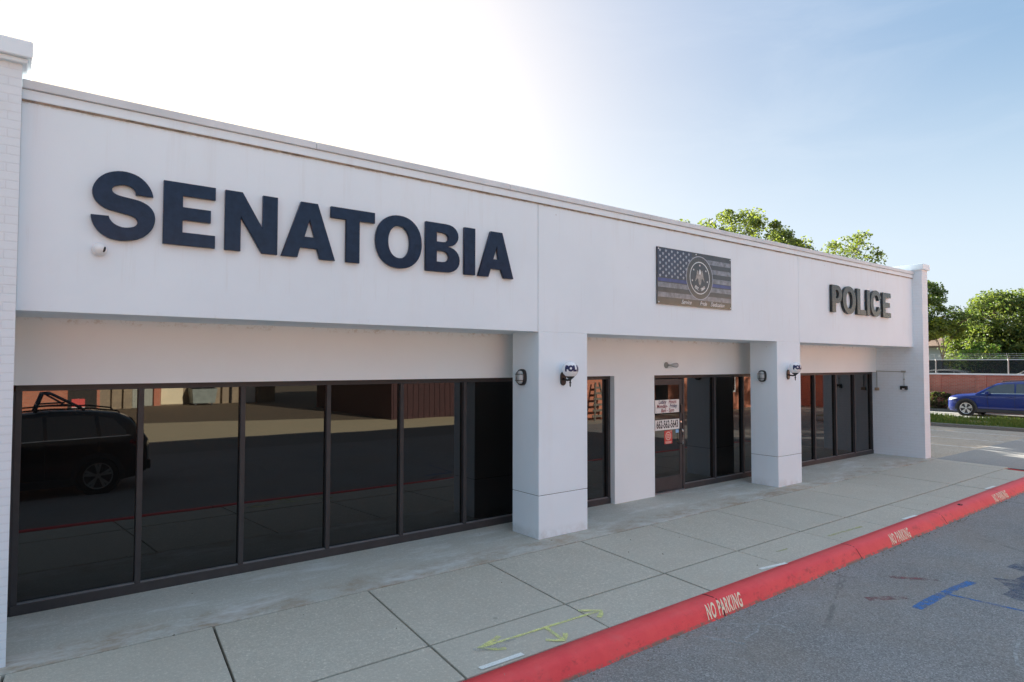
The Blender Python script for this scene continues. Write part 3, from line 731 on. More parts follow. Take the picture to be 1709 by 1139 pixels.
bpoly([(sx_+x, sz_+.02+z) for x, z in [(-.024,.045),(.022,.045),(.03,.085),(.012,.125),(-.004,.14),(-.016,.10)]], 5.9, 6)
for k in range(13):      # worn, unreadable marks round the rim of the seal
    a = R(150 - k*10); ca, sa = math.cos(a), math.sin(a)
    bpoly([(sx_+r_*ca-w_*sa, sz_+r_*sa+w_*ca) for r_, w_ in ((.312,-.012),(.352,-.012),(.352,.012),(.312,.012))], 4.0, 0)
def arc_text(s, r, a0, a1, size, mi, inward):
    n = len(s)
    for i, ch in enumerate(s):
        if ch == ' ': continue
        a = a0 + (a1-a0)*(i/(n-1) if n > 1 else .5); vs, fs = text_mesh(ch, size, .002, res=2)
        rot = a - PI/2 if not inward else a + PI/2
        bn.add([(sx_+r*math.cos(a)+v[0]*math.cos(rot)-v[1]*math.sin(rot), by-.022-.0012*6, sz_+r*math.sin(a)+v[0]*math.sin(rot)+v[1]*math.cos(rot)) for v in vs], fs, mi)
arc_text('EST. 1860', .205, R(232), R(308), .075, 6, True)
for s_, cx in (('Service', 9.12), ('Pride', 9.60), ('Dedication', 10.02)):
    vs, fs = text_mesh(s_, .10, .001, .42, .95); bn.add([(cx+v[0]+.02, by-.022-.0012*6, 3.515+v[1]-.0) for v in vs], fs, 6)
for px, pz in ((bx0+.03,bz1-.03),(bx1-.03,bz1-.03),(bx0+.03,bz0+.03),(bx1-.03,bz0+.03),(9.43,bz1-.03)):
    bn.lathe([(.012,-.0285),(.012,-.034),(.001,-.036)], (px,0,pz), 'y', 10, 6)
tag(link('flag_banner', bn, [M['b_dark'],M['b_navy'],M['b_grey'],M['b_blue'],M['b_star'],M['b_ring'],M['b_white'],M['b_eagle']], normals=False),
    'dark flag banner with stars, stripes and a round eagle seal on the white fascia', 'banner')

# ------------------------------------------------------------------ lamps, camera, conduit
def globe_lamp(x, label):
    t = thing('globe_lamp', label, 'wall lamp', (x, 0, 2.375), 0, 'globe lamps on the columns')
    bp_ = []
    for k in range(16):
        a = 2*PI*k/16; bp_.append((.055*math.cos(a)*(1 if abs(math.cos(a)) < .9 else 1), -.135 + .10*math.copysign(abs(math.sin(a))**.6, math.sin(a))))
    link('backplate', MB().prism(bp_, 'y', -.022, -.002), M['black'], t, bevel=.006)
    link('arm', MB().tube([(0,-.02,-.135),(0,-.06,-.15),(0,-.11,-.155),(0,-.155,-.145)], .015, 10), M['black'], t, smooth=True)
    link('finial', MB().lathe([(.002,-.255),(.010,-.235),(.012,-.215),(.007,-.205),(.018,-.195),(.018,-.19),(.010,-.18),(.014,-.15),(.022,-.14)], (0,-.16,0), 'z', 14), M['black'], t, smooth=True)
    link('holder', MB().lathe([(.022,-.142),(.060,-.108),(.066,-.082),(.062,-.080)], (0,-.16,0), 'z', 24), M['black'], t, smooth=True)
    rr = .116; prof = [(rr*math.sin(PI*k/24)*1.0+1e-4, -rr*math.cos(PI*k/24)) for k in range(3, 25)]
    gl = link('globe', MB().lathe(prof, (0,-.16,0), 'z', 40), M['globe'], t, smooth=True)
    mb = MB()
    for ch, deg in zip('POLICE', (-69,-38,-8,18,45,76)):
        vs, fs = fine(*text_mesh(ch, .104, .010, res=3), 2); out = []
        for vx, vy in vs:
            lon = R(deg) + vx*.92/rr; lat = vy/rr + .10; q = rr*1.014
            out.append((q*math.cos(lat)*math.sin(lon), -.16 - q*math.cos(lat)*math.cos(lon), q*math.sin(lat)))
        mb.add(out, fs)
    link('lettering', mb, M['ink_navy'], gl, normals=False)
globe_lamp(6.30, 'white globe lamp lettered in navy on the nearer column beside the large windows')
globe_lamp(12.48, 'white globe lamp lettered in navy on the farther column past the entrance door')

def bulkhead(x, y, z, label):
    t = thing('bulkhead_light', label, 'wall light', (x, y, z), 0, 'oval caged lights on the column sides')
    def ov(a, b, n=28): return [(a*math.copysign(abs(math.cos(2*PI*k/n))**.8, math.cos(2*PI*k/n)), b*math.copysign(abs(math.sin(2*PI*k/n))**.7, math.sin(2*PI*k/n))) for k in range(n)]
    link('housing', MB().prism(ov(.088,.118), 'x', -.045, 0), M['black'], t, bevel=.008)
    o0 = ov(.068,.096); n = len(o0); mb = MB(); vs = []
    for k, (s, h) in enumerate(((1,-.04),(.98,-.075),(.86,-.098),(.5,-.108),(.01,-.11))): vs += [(h, p[0]*s, p[1]*s) for p in o0]
    mb.add(vs, [(i*n+k, i*n+(k+1)%n, (i+1)*n+(k+1)%n, (i+1)*n+k) for i in range(4) for k in range(n)])
    link('lens', mb, M['lens'], t, smooth=True)
    cg = MB()
    for dz in (-.045, .045): cg.tube([(-.04,-.078,dz),(-.085,-.070,dz),(-.112,-.045,dz),(-.116,0,dz),(-.112,.045,dz),(-.085,.070,dz),(-.04,.078,dz)], .005, 6)
    cg.tube([(-.04,0,-.11),(-.085,0,-.10),(-.113,0,-.07),(-.118,0,0),(-.113,0,.07),(-.085,0,.10),(-.04,0,.11)], .005, 6)
    o1 = ov(.076,.106); cg.tube([(-.05,p[0],p[1]) for p in o1]+[(-.05,*o1[0])], .008, 6)
    link('cage', cg, M['black'], t, smooth=True)
bulkhead(X1, .35, 2.26, 'black oval caged light on the shaded side of the nearer column')
bulkhead(X3, .315, 2.21, 'black oval caged light on the side of the farther column by the door')

t = thing('spot_light', 'small grey bullet spotlight on the wall above the entrance door', 'wall light', (9.80, YW, 2.43))
link('wall_plate', MB().lathe([(.058,0),(.058,-.015),(.035,-.03),(.012,-.034)], (0,0,0), 'y', 20), M['greyl'], t, smooth=True)
link('arm', MB().tube([(0,-.03,0),(.02,-.07,.0),(.05,-.09,0)], .014, 8), M['greyl'], t, smooth=True)
link('lamp_head', MB().lathe([(.018,.0),(.03,.03),(.042,.10),(.046,.16),(.040,.165),(.002,.155)], (.045,-.09,0), 'x', 18), M['lens'], t, smooth=True)

t = thing('security_camera', 'white dome security camera under the first letter of the long sign', 'camera', (.60, -.002, 3.49))
link('base', MB().lathe([(.062,0),(.062,-.02),(.055,-.032)], (0,0,0), 'y', 24), M['white'], t, smooth=True)
link('dome', MB().lathe([(.055,-.028)]+[(.054*math.cos(a)+1e-4, -.05-.054*math.sin(a)) for a in [R(k) for k in range(0,91,10)]], (0,0,0), 'y', 24), M['white'], t, smooth=True)
ln = MB(); d3 = Vector((.58,-.72,-.12)).normalized(); u3 = d3.cross(Vector((.25,0,1))).normalized(); w3 = u3.cross(d3)
pts = [Vector((0,-.05,0)) + d3*.0555 + u3*(.011*math.cos(2*PI*k/16)) + w3*(.026*math.sin(2*PI*k/16)) for k in range(16)]
ln.add(pts + [p - d3*.012 for p in pts], [tuple(range(16))] + [(k,(k+1)%16,16+(k+1)%16,16+k) for k in range(16)])
link('lens', ln, M['blackplastic'], t)

t = thing('flood_light', 'small black flood light hanging from conduit on the white brick end wall', 'wall light', (X5, .235, 1.82))
link('housing', MB().box(-.075, 0, -.085, .085, -.045, .055), M['black'], t, bevel=.01)
link('lens', MB().box(-.079, -.074, -.03, .03, -.04, -.012), M['white'], t)
t = thing('conduit', 'thin grey electrical conduit with junction boxes across the white brick end wall', 'conduit', (X5, 0, 0))
link('pipe', MB().tube([(-.018,.93,2.265),(-.018,.235,2.255),(-.018,.235,1.876)], .009, 8), M['greyl'], t)
link('riser', MB().tube([(-.018,.915,2.262),(-.018,.915,1.812)], .008, 8), M['greyl'], t)
link('junction_box', MB().box(-.035, 0, .19, .30, 2.235, 2.28), M['greyl'], t, bevel=.005)
link('fitting', MB().lathe([(.016,-.02),(.018,0),(.016,.02)], (-.018,.235,2.05), 'z', 10), M['greyl'], t)
link('terminal_box', MB().box(-.05, 0, .86, .965, 1.735, 1.812), M['tan'], t, bevel=.006)

# ------------------------------------------------------------------ vehicles
def make_car(label, loc, rz, paint, rails=True, rim_mat=None, group=None):
    t = thing('parked_car', label, 'car', loc, rz, group)
    P = M[paint]
    st = [(2.24,.50,.36,.70),(2.20,.68,.27,.80),(2.10,.80,.22,.88),(1.9,.885,.20,.945),(1.6,.915,.20,.985),(1.25,.925,.20,1.02),(.95,.93,.2,1.05),
          (.4,.93,.2,1.055),(-.3,.93,.2,1.065),(-1.0,.93,.2,1.085),(-1.6,.925,.20,1.11),(-2.0,.89,.26,1.11),(-2.2,.80,.34,1.04),(-2.26,.62,.42,.97)]
    vs = []; n = 0
    for x, w, zb_, z_ in st:
        h = z_-zb_
        half = [(0,zb_),(w*.86,zb_),(w*.97,zb_+.10),(w,zb_+h*.32),(w*.975,zb_+h*.55),(w*.985,zb_+h*.72),(w*.955,z_-.07),(w*.88,z_-.01),(w*.6,z_+.03),(0,z_+.045)]
        r_ = half + [(-y, z) for y, z in half[-2:0:-1]]; n = len(r_); vs += [(x, y, z) for y, z in r_]
    mb = MB().add(vs, [(i*n+k, i*n+(k+1)%n, (i+1)*n+(k+1)%n, (i+1)*n+k) for i in range(len(st)-1) for k in range(n)] + [tuple(range(n)), tuple(range(len(st)*n-1, (len(st)-1)*n-1, -1))])
    hwz = lambda z: .895 - max(0, z-1.03)*.40
    gs = [(1.02,1.075),(.85,1.18),(.62,1.33),(.40,1.47),(.22,1.555),(-.05,1.60),(-.6,1.64),(-1.2,1.63),(-1.7,1.575),(-1.92,1.47),(-2.06,1.28),(-2.16,1.10)]
    vs = []
    for x, z_ in gs:
        zz = max(1.03, z_-.05); a = hwz(zz)
        half = [(hwz(1.0),1.0),(hwz((1.0+zz)/2),(1.0+zz)/2),(a,zz),(a*.90,z_-.008),(a*.5,z_+.012),(0,z_+.02)]
        r_ = half + [(-y,z) for y, z in half[-2::-1]]; m_ = len(r_); vs += [(x,y,z) for y, z in r_]
    o = len(mb.v)
    mb.add(vs, [(i*m_+k, i*m_+k+1, (i+1)*m_+k+1, (i+1)*m_+k) for i in range(len(gs)-1) for k in range(m_-1)])
    body = link('body', mb, P, t); smooth_angle(body, 38)
    for s in (-1, 1):
        def panel(name, pts, mat, e=.008):
            q = MB(); pv = [(x, s*(hwz(z)+e), z) for x, z in pts]; q.poly(pv); q.add([(x, s*(hwz(z)-.01), z) for x, z in pts] , [])
            k_ = len(pts); b_ = [(x, s*(hwz(z)-.01), z) for x, z in pts]
            q = MB().add(pv+b_, [tuple(range(k_))]+[(i,(i+1)%k_,k_+(i+1)%k_,k_+i) for i in range(k_)]); return link(name, q, mat, t)
        panel('window', [(.70,1.09),(.58,1.25),(.18,1.47),(-.02,1.51),(-.44,1.54),(-.47,1.09)], M['carglass'])
        panel('window', [(-.53,1.09),(-.51,1.54),(-1.0,1.55),(-1.28,1.53),(-1.34,1.11)], M['carglass'])
        panel('window', [(-1.41,1.12),(-1.36,1.52),(-1.62,1.47),(-1.84,1.22),(-1.84,1.15)], M['carglass'])
        panel('window_trim', [(.80,1.065),(.72,1.085),(-1.9,1.135),(-1.9,1.115)], M['silver'], .012)
        link('door_handle', MB().box(-.42,-.22, s*.915-.012, s*.915+.018, .93,.96), P, t, bevel=.006)
        link('door_handle', MB().box(-1.38,-1.18, s*.915-.012, s*.915+.018, .955,.985), P, t, bevel=.006)
        for sx0, sx1 in ((.55,.50),(-.49,-.50),(-1.36,-1.62)):
            link('door_seam', MB().tube([(sx0,s*.905,1.04),(sx0*.98+.02*sx1,s*.932,.80),(sx1,s*.938,.42)], .006, 5), M['clad'], t)
        link('side_cladding', MB().box(-1.0,.98, s*.935-.015, s*.935+.012, .2,.36), M['clad'], t, bevel=.015)
        link('mirror', MB().prism([(.60,1.04),(.44,1.04),(.43,1.17),(.52,1.19),(.60,1.12)], 'y', s*.93, s*1.10), P, t, bevel=.02)
        hl = MB().prism([(2.19,.74),(2.08,.72),(1.86,.80),(1.84,.84),(2.10,.84)], 'y', s*.70, s*.845); 
        link('headlight', MB().add([(2.17,s*.70,.70),(2.0,s*.855,.73),(1.78,s*.915,.80),(1.80,s*.905,.845),(2.02,s*.845,.85),(2.16,s*.66,.79),
              (2.05,s*.6,.70),(1.9,s*.7,.73),(1.7,s*.8,.80),(1.7,s*.8,.845),(1.9,s*.7,.85),(2.05,s*.6,.79)],
              [(0,1,4,5),(1,2,3,4),(6,7,10,11),(7,8,9,10),(0,1,7,6),(1,2,8,7),(2,3,9,8),(3,4,10,9),(4,5,11,10),(5,0,6,11)]), M['headl'], t)
        link('tail_light', MB().add([(-2.24,s*.55,.93),(-2.10,s*.86,.93),(-1.92,s*.91,.96),(-1.92,s*.90,1.03),(-2.10,s*.85,1.03),(-2.22,s*.55,1.02),
              (-2.1,s*.5,.93),(-2.0,s*.7,.93),(-1.85,s*.8,.96),(-1.85,s*.8,1.03),(-2.0,s*.7,1.03),(-2.1,s*.5,1.02)],
              [(0,1,4,5),(1,2,3,4),(0,1,7,6),(1,2,8,7),(2,3,9,8),(3,4,10,9),(4,5,11,10),(5,0,6,11)]), M['taill'], t)
        if rails:
            link('roof_rail', MB().tube([(.05,s*.60,1.60),(0,s*.60,1.65),(-.6,s*.60,1.685),(-1.3,s*.60,1.675),(-1.7,s*.60,1.62),(-1.75,s*.60,1.57)], .016, 8), M['black'], t, smooth=True)
        for wx in (1.38, -1.36):
            arch = MB(); nn = 22; c0 = (wx, .36)
            ri, ro = .375, .455
            ang = [R(-8 + 196*k/nn) for k in range(nn+1)]
            a_ = [(wx+ri*math.cos(q), s*.945, .36+ri*math.sin(q)) for q in ang]; b_ = [(wx+ro*math.cos(q), s*.950, max(.2,.36+ro*math.sin(q))) for q in ang]
            c_ = [(wx+ro*math.cos(q), s*.80, max(.2,.36+ro*math.sin(q))) for q in ang]
            arch.add(a_+b_+c_, [(k,k+1,nn+2+k,nn+1+k) for k in range(nn)] + [(nn+1+k,nn+2+k,2*nn+3+k,2*nn+2+k) for k in range(nn)])
            arch.add([(wx+.40*math.cos(2*PI*k/28), s*.938, .36+.40*math.sin(2*PI*k/28)) for k in range(28)], [tuple(range(28))])
            link('wheel_arch', arch, M['clad'], t)
            wh = MB().lathe([(.22,s*.76),(.345,s*.76),(.36,s*.79),(.36,s*.93),(.345,s*.965),(.255,s*.965),(.25,s*.94),(.25,s*.90)], (wx,0,.36), 'y', 36)
            wheel = link('wheel', wh, M['tyre'], t); smooth_angle(wheel, 40)
            rm = MB().lathe([(.05,s*.90),(.05,s*.957),(.001,s*.96)], (wx,0,.36), 'y', 20)
            for k in range(5):
                a = 2*PI*k/5 + .3
                for q in (-.16, .16):
                    p0 = Vector((wx+.04*math.cos(a), 0, .36+.04*math.sin(a))); p1 = Vector((wx+.247*math.cos(a+q), 0, .36+.247*math.sin(a+q)))
                    dd = (p1-p0).normalized(); nn2 = Vector((-dd.z,0,dd.x))
                    qd = [p0+nn2*.016, p1+nn2*.026, p1-nn2*.026, p0-nn2*.016]
                    rm.add([(v.x, s*.95, v.z) for v in qd]+[(v.x, s*.92, v.z) for v in qd], [(0,1,2,3),(0,1,5,4),(1,2,6,5),(2,3,7,6),(3,0,4,7)])
            rm.add([(wx+r_*math.cos(2*PI*k/32), s*y_, .36+r_*math.sin(2*PI*k/32)) for r_, y_ in ((.255,.962),(.238,.955),(.238,.92)) for k in range(32)], [(j*32+k, j*32+(k+1)%32, (j+1)*32+(k+1)%32, (j+1)*32+k) for j in range(2) for k in range(32)])
            link('rim', rm, rim_mat or M['rim'], wheel)
    ws = lambda x, z: hwz(z)*.90
    q = MB(); pr_ = [(.97,1.105),(.80,1.215),(.60,1.345),(.40,1.47),(.26,1.54)]
    vv = []
    for x, z in pr_: vv += [(x+.008, -ws(x,z)*.98, z+.0), (x+.014, 0, z+.036), (x+.008, ws(x,z)*.98, z+.0)]
    q.add(vv, [(i*3+k, i*3+k+1, i*3+k+4, i*3+k+3) for i in range(4) for k in range(2)]); link('windscreen', q, M['carglass'], t, smooth=True)
    q = MB().quad((-2.175,-.70,1.13),(-2.175,.70,1.13),(-1.965,.58,1.46),(-1.965,-.58,1.46)); link('rear_window', q, M['carglass'], t)
    link('grille', MB().box(2.10, 2.245, -.5, .5, .44, .64), M['clad'], t, bevel=.02)
    link('bumper', MB().box(2.0, 2.23, -.66, .66, .24, .36), M['clad'], t, bevel=.03)
    link('bumper', MB().box(-2.29,-2.1,-.70,.70,.36,.56), M['clad'], t, bevel=.03)
    return t
make_car('bright blue SUV parked in front of the red brick wall', (36.55, 2.62, .02), PI/2, 'paint_blue')
suv = make_car('black camera SUV with a blue-grey roof rack stopped on the road', (.05, -7.02, ROAD), PI, 'paint_black', rim_mat=M['greyl'])
rk = MB()   # local: front is -x world, so local x = -(world - .05)
for s in (-.42, .42):
    rk.tube([(-.32,s,1.60),(-.45,s,1.98),(-.58,s,1.985),(-1.15,s,1.64)], .024, 8)
    rk.tube([(-.36,s,1.74),(-.86,s,1.76)], .018, 8); rk.tube([(-.50,s,1.97),(-.80,s,1.76)], .014, 8)
for x_, z_ in ((-.45,1.98),(-.58,1.985),(-.36,1.74)): rk.tube([(x_,-.42,z_),(x_,.42,z_)], .02, 8)
link('roof_rack', rk, M['rack'], suv, smooth=True)
make_car('white SUV seen dimly through the dark fence mesh', (43.2, 2.9, .74), PI/2, 'paint_white', rails=True)
make_car('pale car half hidden behind the left end of the fence mesh', (44.5, 8.4, .50), PI/2, 'paint_white', rails=False)

# ------------------------------------------------------------------ brick wall, fence
wl = thing('brick_wall', 'long red brick boundary wall with pale capping behind the blue car', 'wall', (39.0, 0, 0))
link('wall_panel', MB().box(.06, .24, -14, 22, -.2, 1.90), M['redbrick'], wl)
for y0 in (-9.2, -4.4, .2, 4.15, 6.15, 10.8, 15.4):
    link('pier', MB().box(0, .30, y0, y0+.42, -.2, 1.90), M['redbrick'], wl)
link('capping', MB().box(-.05, .35, -14, 22, 1.90, 1.975), M['white'], wl, bevel=.01)
fe = thing('chain_link_fence', 'chain link fence with dark privacy mesh and barbed wire on top of the brick wall', 'fence', (39.15, 0, 0))
link('privacy_mesh', MB().box(-.004, .004, -14, 22, 1.985, 2.66), M['screen'], fe)
link('top_rail', MB().tube([(0,-14,2.68),(0,22,2.68)], .026, 8), M['steel'], fe)
for y in (-9.4,-6.2,-3.1,.1,3.24,6.42,9.6,12.8,16.0,19.2):
    ps = link('post', MB().tube([(-.03,y,1.97),(-.03,y,2.72)], .032, 10), M['steel'], fe)
    link('wire_arm', MB().tube([(-.03,y,2.70),(-.25,y,2.98)], .014, 6), M['steel'], ps)
for k in range(3):
    wr = MB(); f_ = (k+1)/3; n_ = 60
    wr.tube([(-.03-.22*f_, -14+36*i/n_, 2.70+.28*f_ - .012*abs(math.sin(i*PI/5.33))) for i in range(n_+1)], .005, 5)
    rg = random.Random(k)
    for i in range(150):
        y = -13.8+.16*i; p = Vector((-.03-.22*f_, y, 2.695+.28*f_)); dv = Vector((rg.uniform(-1,1), rg.uniform(-.3,.3), rg.uniform(-1,1))).normalized()*.03
        wr.tube([p-dv, p+dv], .004, 3, cap=False)
    link('barbed_wire', wr, M['steel'], fe, normals=False)

# ------------------------------------------------------------------ trees
def leaf_cloud(mb, rng, c, rad, n, size, mats, flat=.75):
    for _ in range(n):
        while True:
            p = Vector((rng.uniform(-1,1), rng.uniform(-1,1), rng.uniform(-1,1)))
            if p.length <= 1: break
        p = Vector((p.x*rad, p.y*rad, p.z*rad*flat)) + c
        u = Vector((rng.gauss(0,1), rng.gauss(0,1), rng.gauss(0,.7))).normalized(); w = u.cross(Vector((rng.gauss(0,1),rng.gauss(0,1),rng.gauss(0,1)))).normalized()
        s = size*rng.uniform(.6,1.35); a, b = u*s*.5, w*s*.33
        mb.add([p-a, p-a*.1+b, p+a, p-a*.1-b], [(0,1,2,3)], rng.choice(mats))
def tree(name, label, cat, base, crowns, clumps, nleaf, size, mats, seed, trunk=.16, fork=.35, clump_r=.6, group=None, wt=None, shell=.55):
    """crowns: list of (centre offset, radii); clumps are spread inside them, a limb runs to many of them"""
    rng = random.Random(seed); t = thing(name, label, cat, base, 0, group)
    cl = []; tot = sum(r[0]*r[1]*r[2] for _, r in crowns)
    for c, r in crowns:
        k = max(3, int(clumps*r[0]*r[1]*r[2]/tot))
        for _ in range(k):
            d = Vector((rng.gauss(0,1), rng.gauss(0,1), rng.gauss(0,1))).normalized(); q = rng.uniform(shell, 1.0)**.6
            cl.append(Vector(c) + Vector((d.x*r[0]*q, d.y*r[1]*q, d.z*r[2]*q)))
    mb = MB(); per = max(4, nleaf//len(cl))
    for p in cl:
        rr = clump_r*rng.uniform(.55, 1.35); leaf_cloud(mb, rng, p, rr, int(per*rng.uniform(.5,1.5)), size, wt or list(range(len(mats))))
    link('crown', mb, [M[m] for m in mats], t, normals=False)
    if trunk:
        tb = MB(); top = Vector(crowns[0][0]); fk = Vector((top.x*.2, top.y*.2, top.z*fork))
        tb.tube([(0,0,-.3), fk*.5, fk], trunk, 9, r2=trunk*.75)
        mains = []
        for c, r in crowns:
            m = Vector(c) + Vector((0,0,-r[2]*.15)); mains.append(m)
            tb.tube([fk, fk.lerp(m,.5)+Vector((rng.uniform(-.2,.2),rng.uniform(-.2,.2),.15)), m], trunk*.6, 7, r2=trunk*.22)
        for p in cl[::2]:
            m = min(mains, key=lambda q: (q-p).length); s0 = fk.lerp(m, rng.uniform(.55,1.0))
            mid = s0.lerp(p, .5)+Vector((rng.uniform(-.2,.2),rng.uniform(-.2,.2),rng.uniform(-.05,.25)))
            tb.tube([s0, mid, p], trunk*.20, 5, r2=trunk*.05, cap=False)
        link('trunk', tb, M['bark'], t, smooth=True, normals=False)
    return t
tree('leafy_tree', 'broad lime-green tree rising above the parapet left of the sparse one', 'tree', (32.3,13.4,0),
     [((0,0,8.4),(3.2,2.8,2.7)), ((-3.2,2.2,8.3),(2.6,2.2,2.0)), ((2.6,-1.6,7.4),(1.6,1.5,2.0)), ((3.4,-2.3,7.0),(.9,.9,1.7)), ((.5,0,5.4),(3.4,3.0,2.2))], 420, 62000, .14, ['leaf_lime','leaf_mid','leaf_olive'], 11, .22, .35, .52, wt=[0,0,1,2])
tree('sparse_tree', 'thin airy tree with visible branches above the parapet near the right end', 'tree', (37.6,10.5,0),
     [((0,0,8.0),(2.5,2.2,2.2)), ((-2.6,1.8,7.3),(1.5,1.2,1.0)), ((2.4,-1.5,6.9),(1.2,1.0,1.0)), ((0,0,5.6),(2.4,2.0,1.5))], 150, 7200, .15, ['leaf_mid','leaf_olive','leaf_lime'], 12, .15, .45, .40, wt=[0,0,1,2], shell=.3)
tree('dark_tree', 'tall dark green tree just behind the white brick end pier', 'tree', (45.5,9.75,.7),
     [((0,0,5.6),(1.6,1.55,1.75)), ((0,.6,4.4),(1.2,1.2,1.0)), ((.6,-1.5,4.9),(.8,1.0,.6)), ((.9,-2.6,4.6),(.6,.8,.5))], 95, 13500, .14, ['leaf_dark','leaf_mid'], 13, .2, .5, .5)
tree('yellow_green_tree', 'small yellow-green tree in front of the brown roofed house', 'tree', (45.3,8.15,.7),
     [((0,0,4.05),(.9,.75,.55)), ((.1,.5,3.8),(.6,.5,.4)), ((.2,-.7,3.75),(.5,.5,.4))], 45, 5000, .15, ['leaf_lime','leaf_lime','leaf_mid'], 14, .06, .5, .3)
tree('olive_tree', 'wide olive-green tree behind the fence, tallest at the right', 'tree', (49.5,6.0,.7),
     [((0,0,4.3),(2.5,2.5,2.0)), ((-.4,1.7,3.2),(1.5,1.4,1.5)), ((.6,-2.0,3.4),(1.8,1.7,1.7)), ((-.6,0,1.7),(2.0,3.0,1.6)), ((-.8,.6,2.6),(1.9,2.3,1.5)), ((-.2,.5,5.5),(1.3,1.2,.9))], 480, 60000, .155, ['leaf_olive','leaf_mid','leaf_dark','leaf_lime'], 15, .2, .3, .55, wt=[0,0,1,1,1,2,2,3])
tree('bright_shrub', 'bright green bushy shrub low behind the fence mesh', 'shrub', (45.8,6.3,.7),
     [((0,0,1.6),(1.2,1.5,1.2)), ((.6,-2.6,1.2),(1.1,1.6,.9))], 90, 13000, .13, ['leaf_bright','leaf_mid'], 16, .06, .3, .42)
tree('tall_thin_tree', 'tall thin tree with dark wispy twigs at the right edge', 'tree', (52.5,4.3,.7),
     [((0,0,4.9),(2.1,2.0,1.8)), ((-.3,-1.5,3.2),(2.2,2.2,1.8)), ((.2,1.7,5.4),(1.0,.9,.9))], 170, 16000, .15, ['leaf_mid','leaf_olive','leaf_mid'], 17, .14, .4, .38, shell=.3)
tree('background_tree', 'dim green tree filling the gap behind the olive one', 'tree', (57,3.6,.7),
     [((0,0,4.0),(3.2,3.4,2.2)), ((1,-4,3.4),(3.2,3.2,2.3)), ((0,0,1.6),(3.4,5.0,1.6))], 170, 22000, .20, ['leaf_dark','leaf_mid','leaf_olive'], 18, .2, .35, .75)
tree('reddish_shrub', 'low reddish-brown shrub at the foot of the brick wall', 'shrub', (38.35,6.2,.1),
     [((0,0,.45),(.42,1.5,.42)), ((0,1.6,.5),(.4,.9,.45)), ((0,-1.0,.35),(.35,.6,.30))], 60, 6500, .11, ['leaf_red','leaf_dark','leaf_olive'], 19, .03, .3, .26, wt=[0,0,0,1,2])

for x_, y_, hh, sd in ((22.6,17.5,7.6,31),(27.2,20.5,8.6,32),(31.5,24.5,9.2,33),(24.6,27.0,10.6,34),(29.0,30.0,11.2,35),(34.5,27.5,11.0,36)):
    tree('shade_tree', {31:'rounded tree behind the station nearest its side wall',32:'rounded tree behind the station in the middle of a row',33:'rounded tree at the far end of the nearer row behind the station',34:'tall rounded tree nearest the station in the back row',35:'tall rounded tree in the middle of the back row',36:'tall rounded tree at the far end of the back row'}[sd], 'tree', (x_,y_,0),
         [((0,0,hh*.66),(2.9,2.6,hh*.3)), ((-1.6,.6,hh*.5),(1.8,1.7,hh*.22)), ((1.7,-.4,hh*.48),(1.9,1.8,hh*.22))], 130, 9000, .36, ['leaf_mid','leaf_lime','leaf_dark'], sd, .2, .3, .75, group='trees behind the station')

# house beyond the trees
H = thing('house', 'pale grey house with a brown hipped roof behind the trees', 'house', (60, 12.2, .7))
link('wall', MB().box(0, 10, 0, 14, -.3, 3.28), M['siding'], H)
link('roof', MB().add([(-.5,-.5,3.25),(10.5,-.5,3.25),(10.5,14.5,3.25),(-.5,14.5,3.25),(5,4.2,4.95),(5,9.8,4.95),(-.5,-.5,3.12),(10.5,-.5,3.12),(10.5,14.5,3.12),(-.5,14.5,3.12)],
     [(0,1,4),(1,2,5,4),(2,3,5),(3,0,4,5),(0,6,7,1),(1,7,8,2),(2,8,9,3),(3,9,6,0),(6,9,8,7)]), M['shingle'], H)
wn = link('window', MB().box(-.04, .02, 4.0, 5.2, 1.2, 2.5), M['white'], H); link('pane', MB().box(-.05, -.03, 4.08, 5.12, 1.28, 2.42), M['glass'], wn)

# ------------------------------------------------------------------ across the street (what the windows mirror)
A = thing('old_shop_block', 'old brick and stone shop backs with loading doors across the yard', 'building', (0, -33.5, ROAD))
link('wall', MB().box(-14, 4.0, -9, 0, -.1, 6.5), M['redbrick2'], A)
link('stone_wall', MB().box(4.0, 13.6, -9, -.01, -.1, 6.2), M['stone'], A)
for x0, x1 in ((4.55,4.95),(5.1,5.5),(10.2,10.45),(12.45,12.9)): link('pilaster', MB().box(x0, x1, 0, .3, -.1, 6.2), M['stone'], A)
link('brick_pilaster', MB().box(6.5, 6.85, 0, .25, -.1, 6.0), M['redbrick2'], A)
link('cart_opening', MB().box(2.5, 3.85, -.02, .02, 0, 3.0), M['gap'], A)
dd = MB()
for k in range(11): dd.box(5.58+k*.08, 5.63+k*.08, -.02, .05, 0, 2.4)
dd.box(5.56, 6.46, -.05, .02, 0, 2.4); link('loading_door', dd, M['rolldoor'], A)
link('loading_door', MB().box(6.9, 8.05, -.02, .05, .05, 2.5), M['cream'], A)
link('loading_door', MB().box(11.72, 12.35, -.02, .05, .0, 2.2), M['sign_white'], A)
link('downpipe', MB().tube([(10.75,.1,0),(10.75,.1,6)], .07, 8), M['black'], A)
D = thing('dumpster', 'grey steel dumpster with two dark lids against the stone wall', 'dumpster', (8.95, -32.6, ROAD))
link('bin', MB().add([(-.6,-.5,.12),(.6,-.5,.12),(.6,.4,.12),(-.6,.4,.12),(-.68,-.6,1.05),(.68,-.6,1.05),(.68,.6,.95),(-.68,.6,.95)], [(0,1,2,3),(0,1,5,4),(1,2,6,5),(2,3,7,6),(3,0,4,7),(4,5,6,7)]), M['dumpster'], D)
for s in (-1,1): link('lid', MB().box(s*.34-.3, s*.34+.3, -.6, .62, 1.06, 1.11), M['blackplastic'], D, bevel=.015)
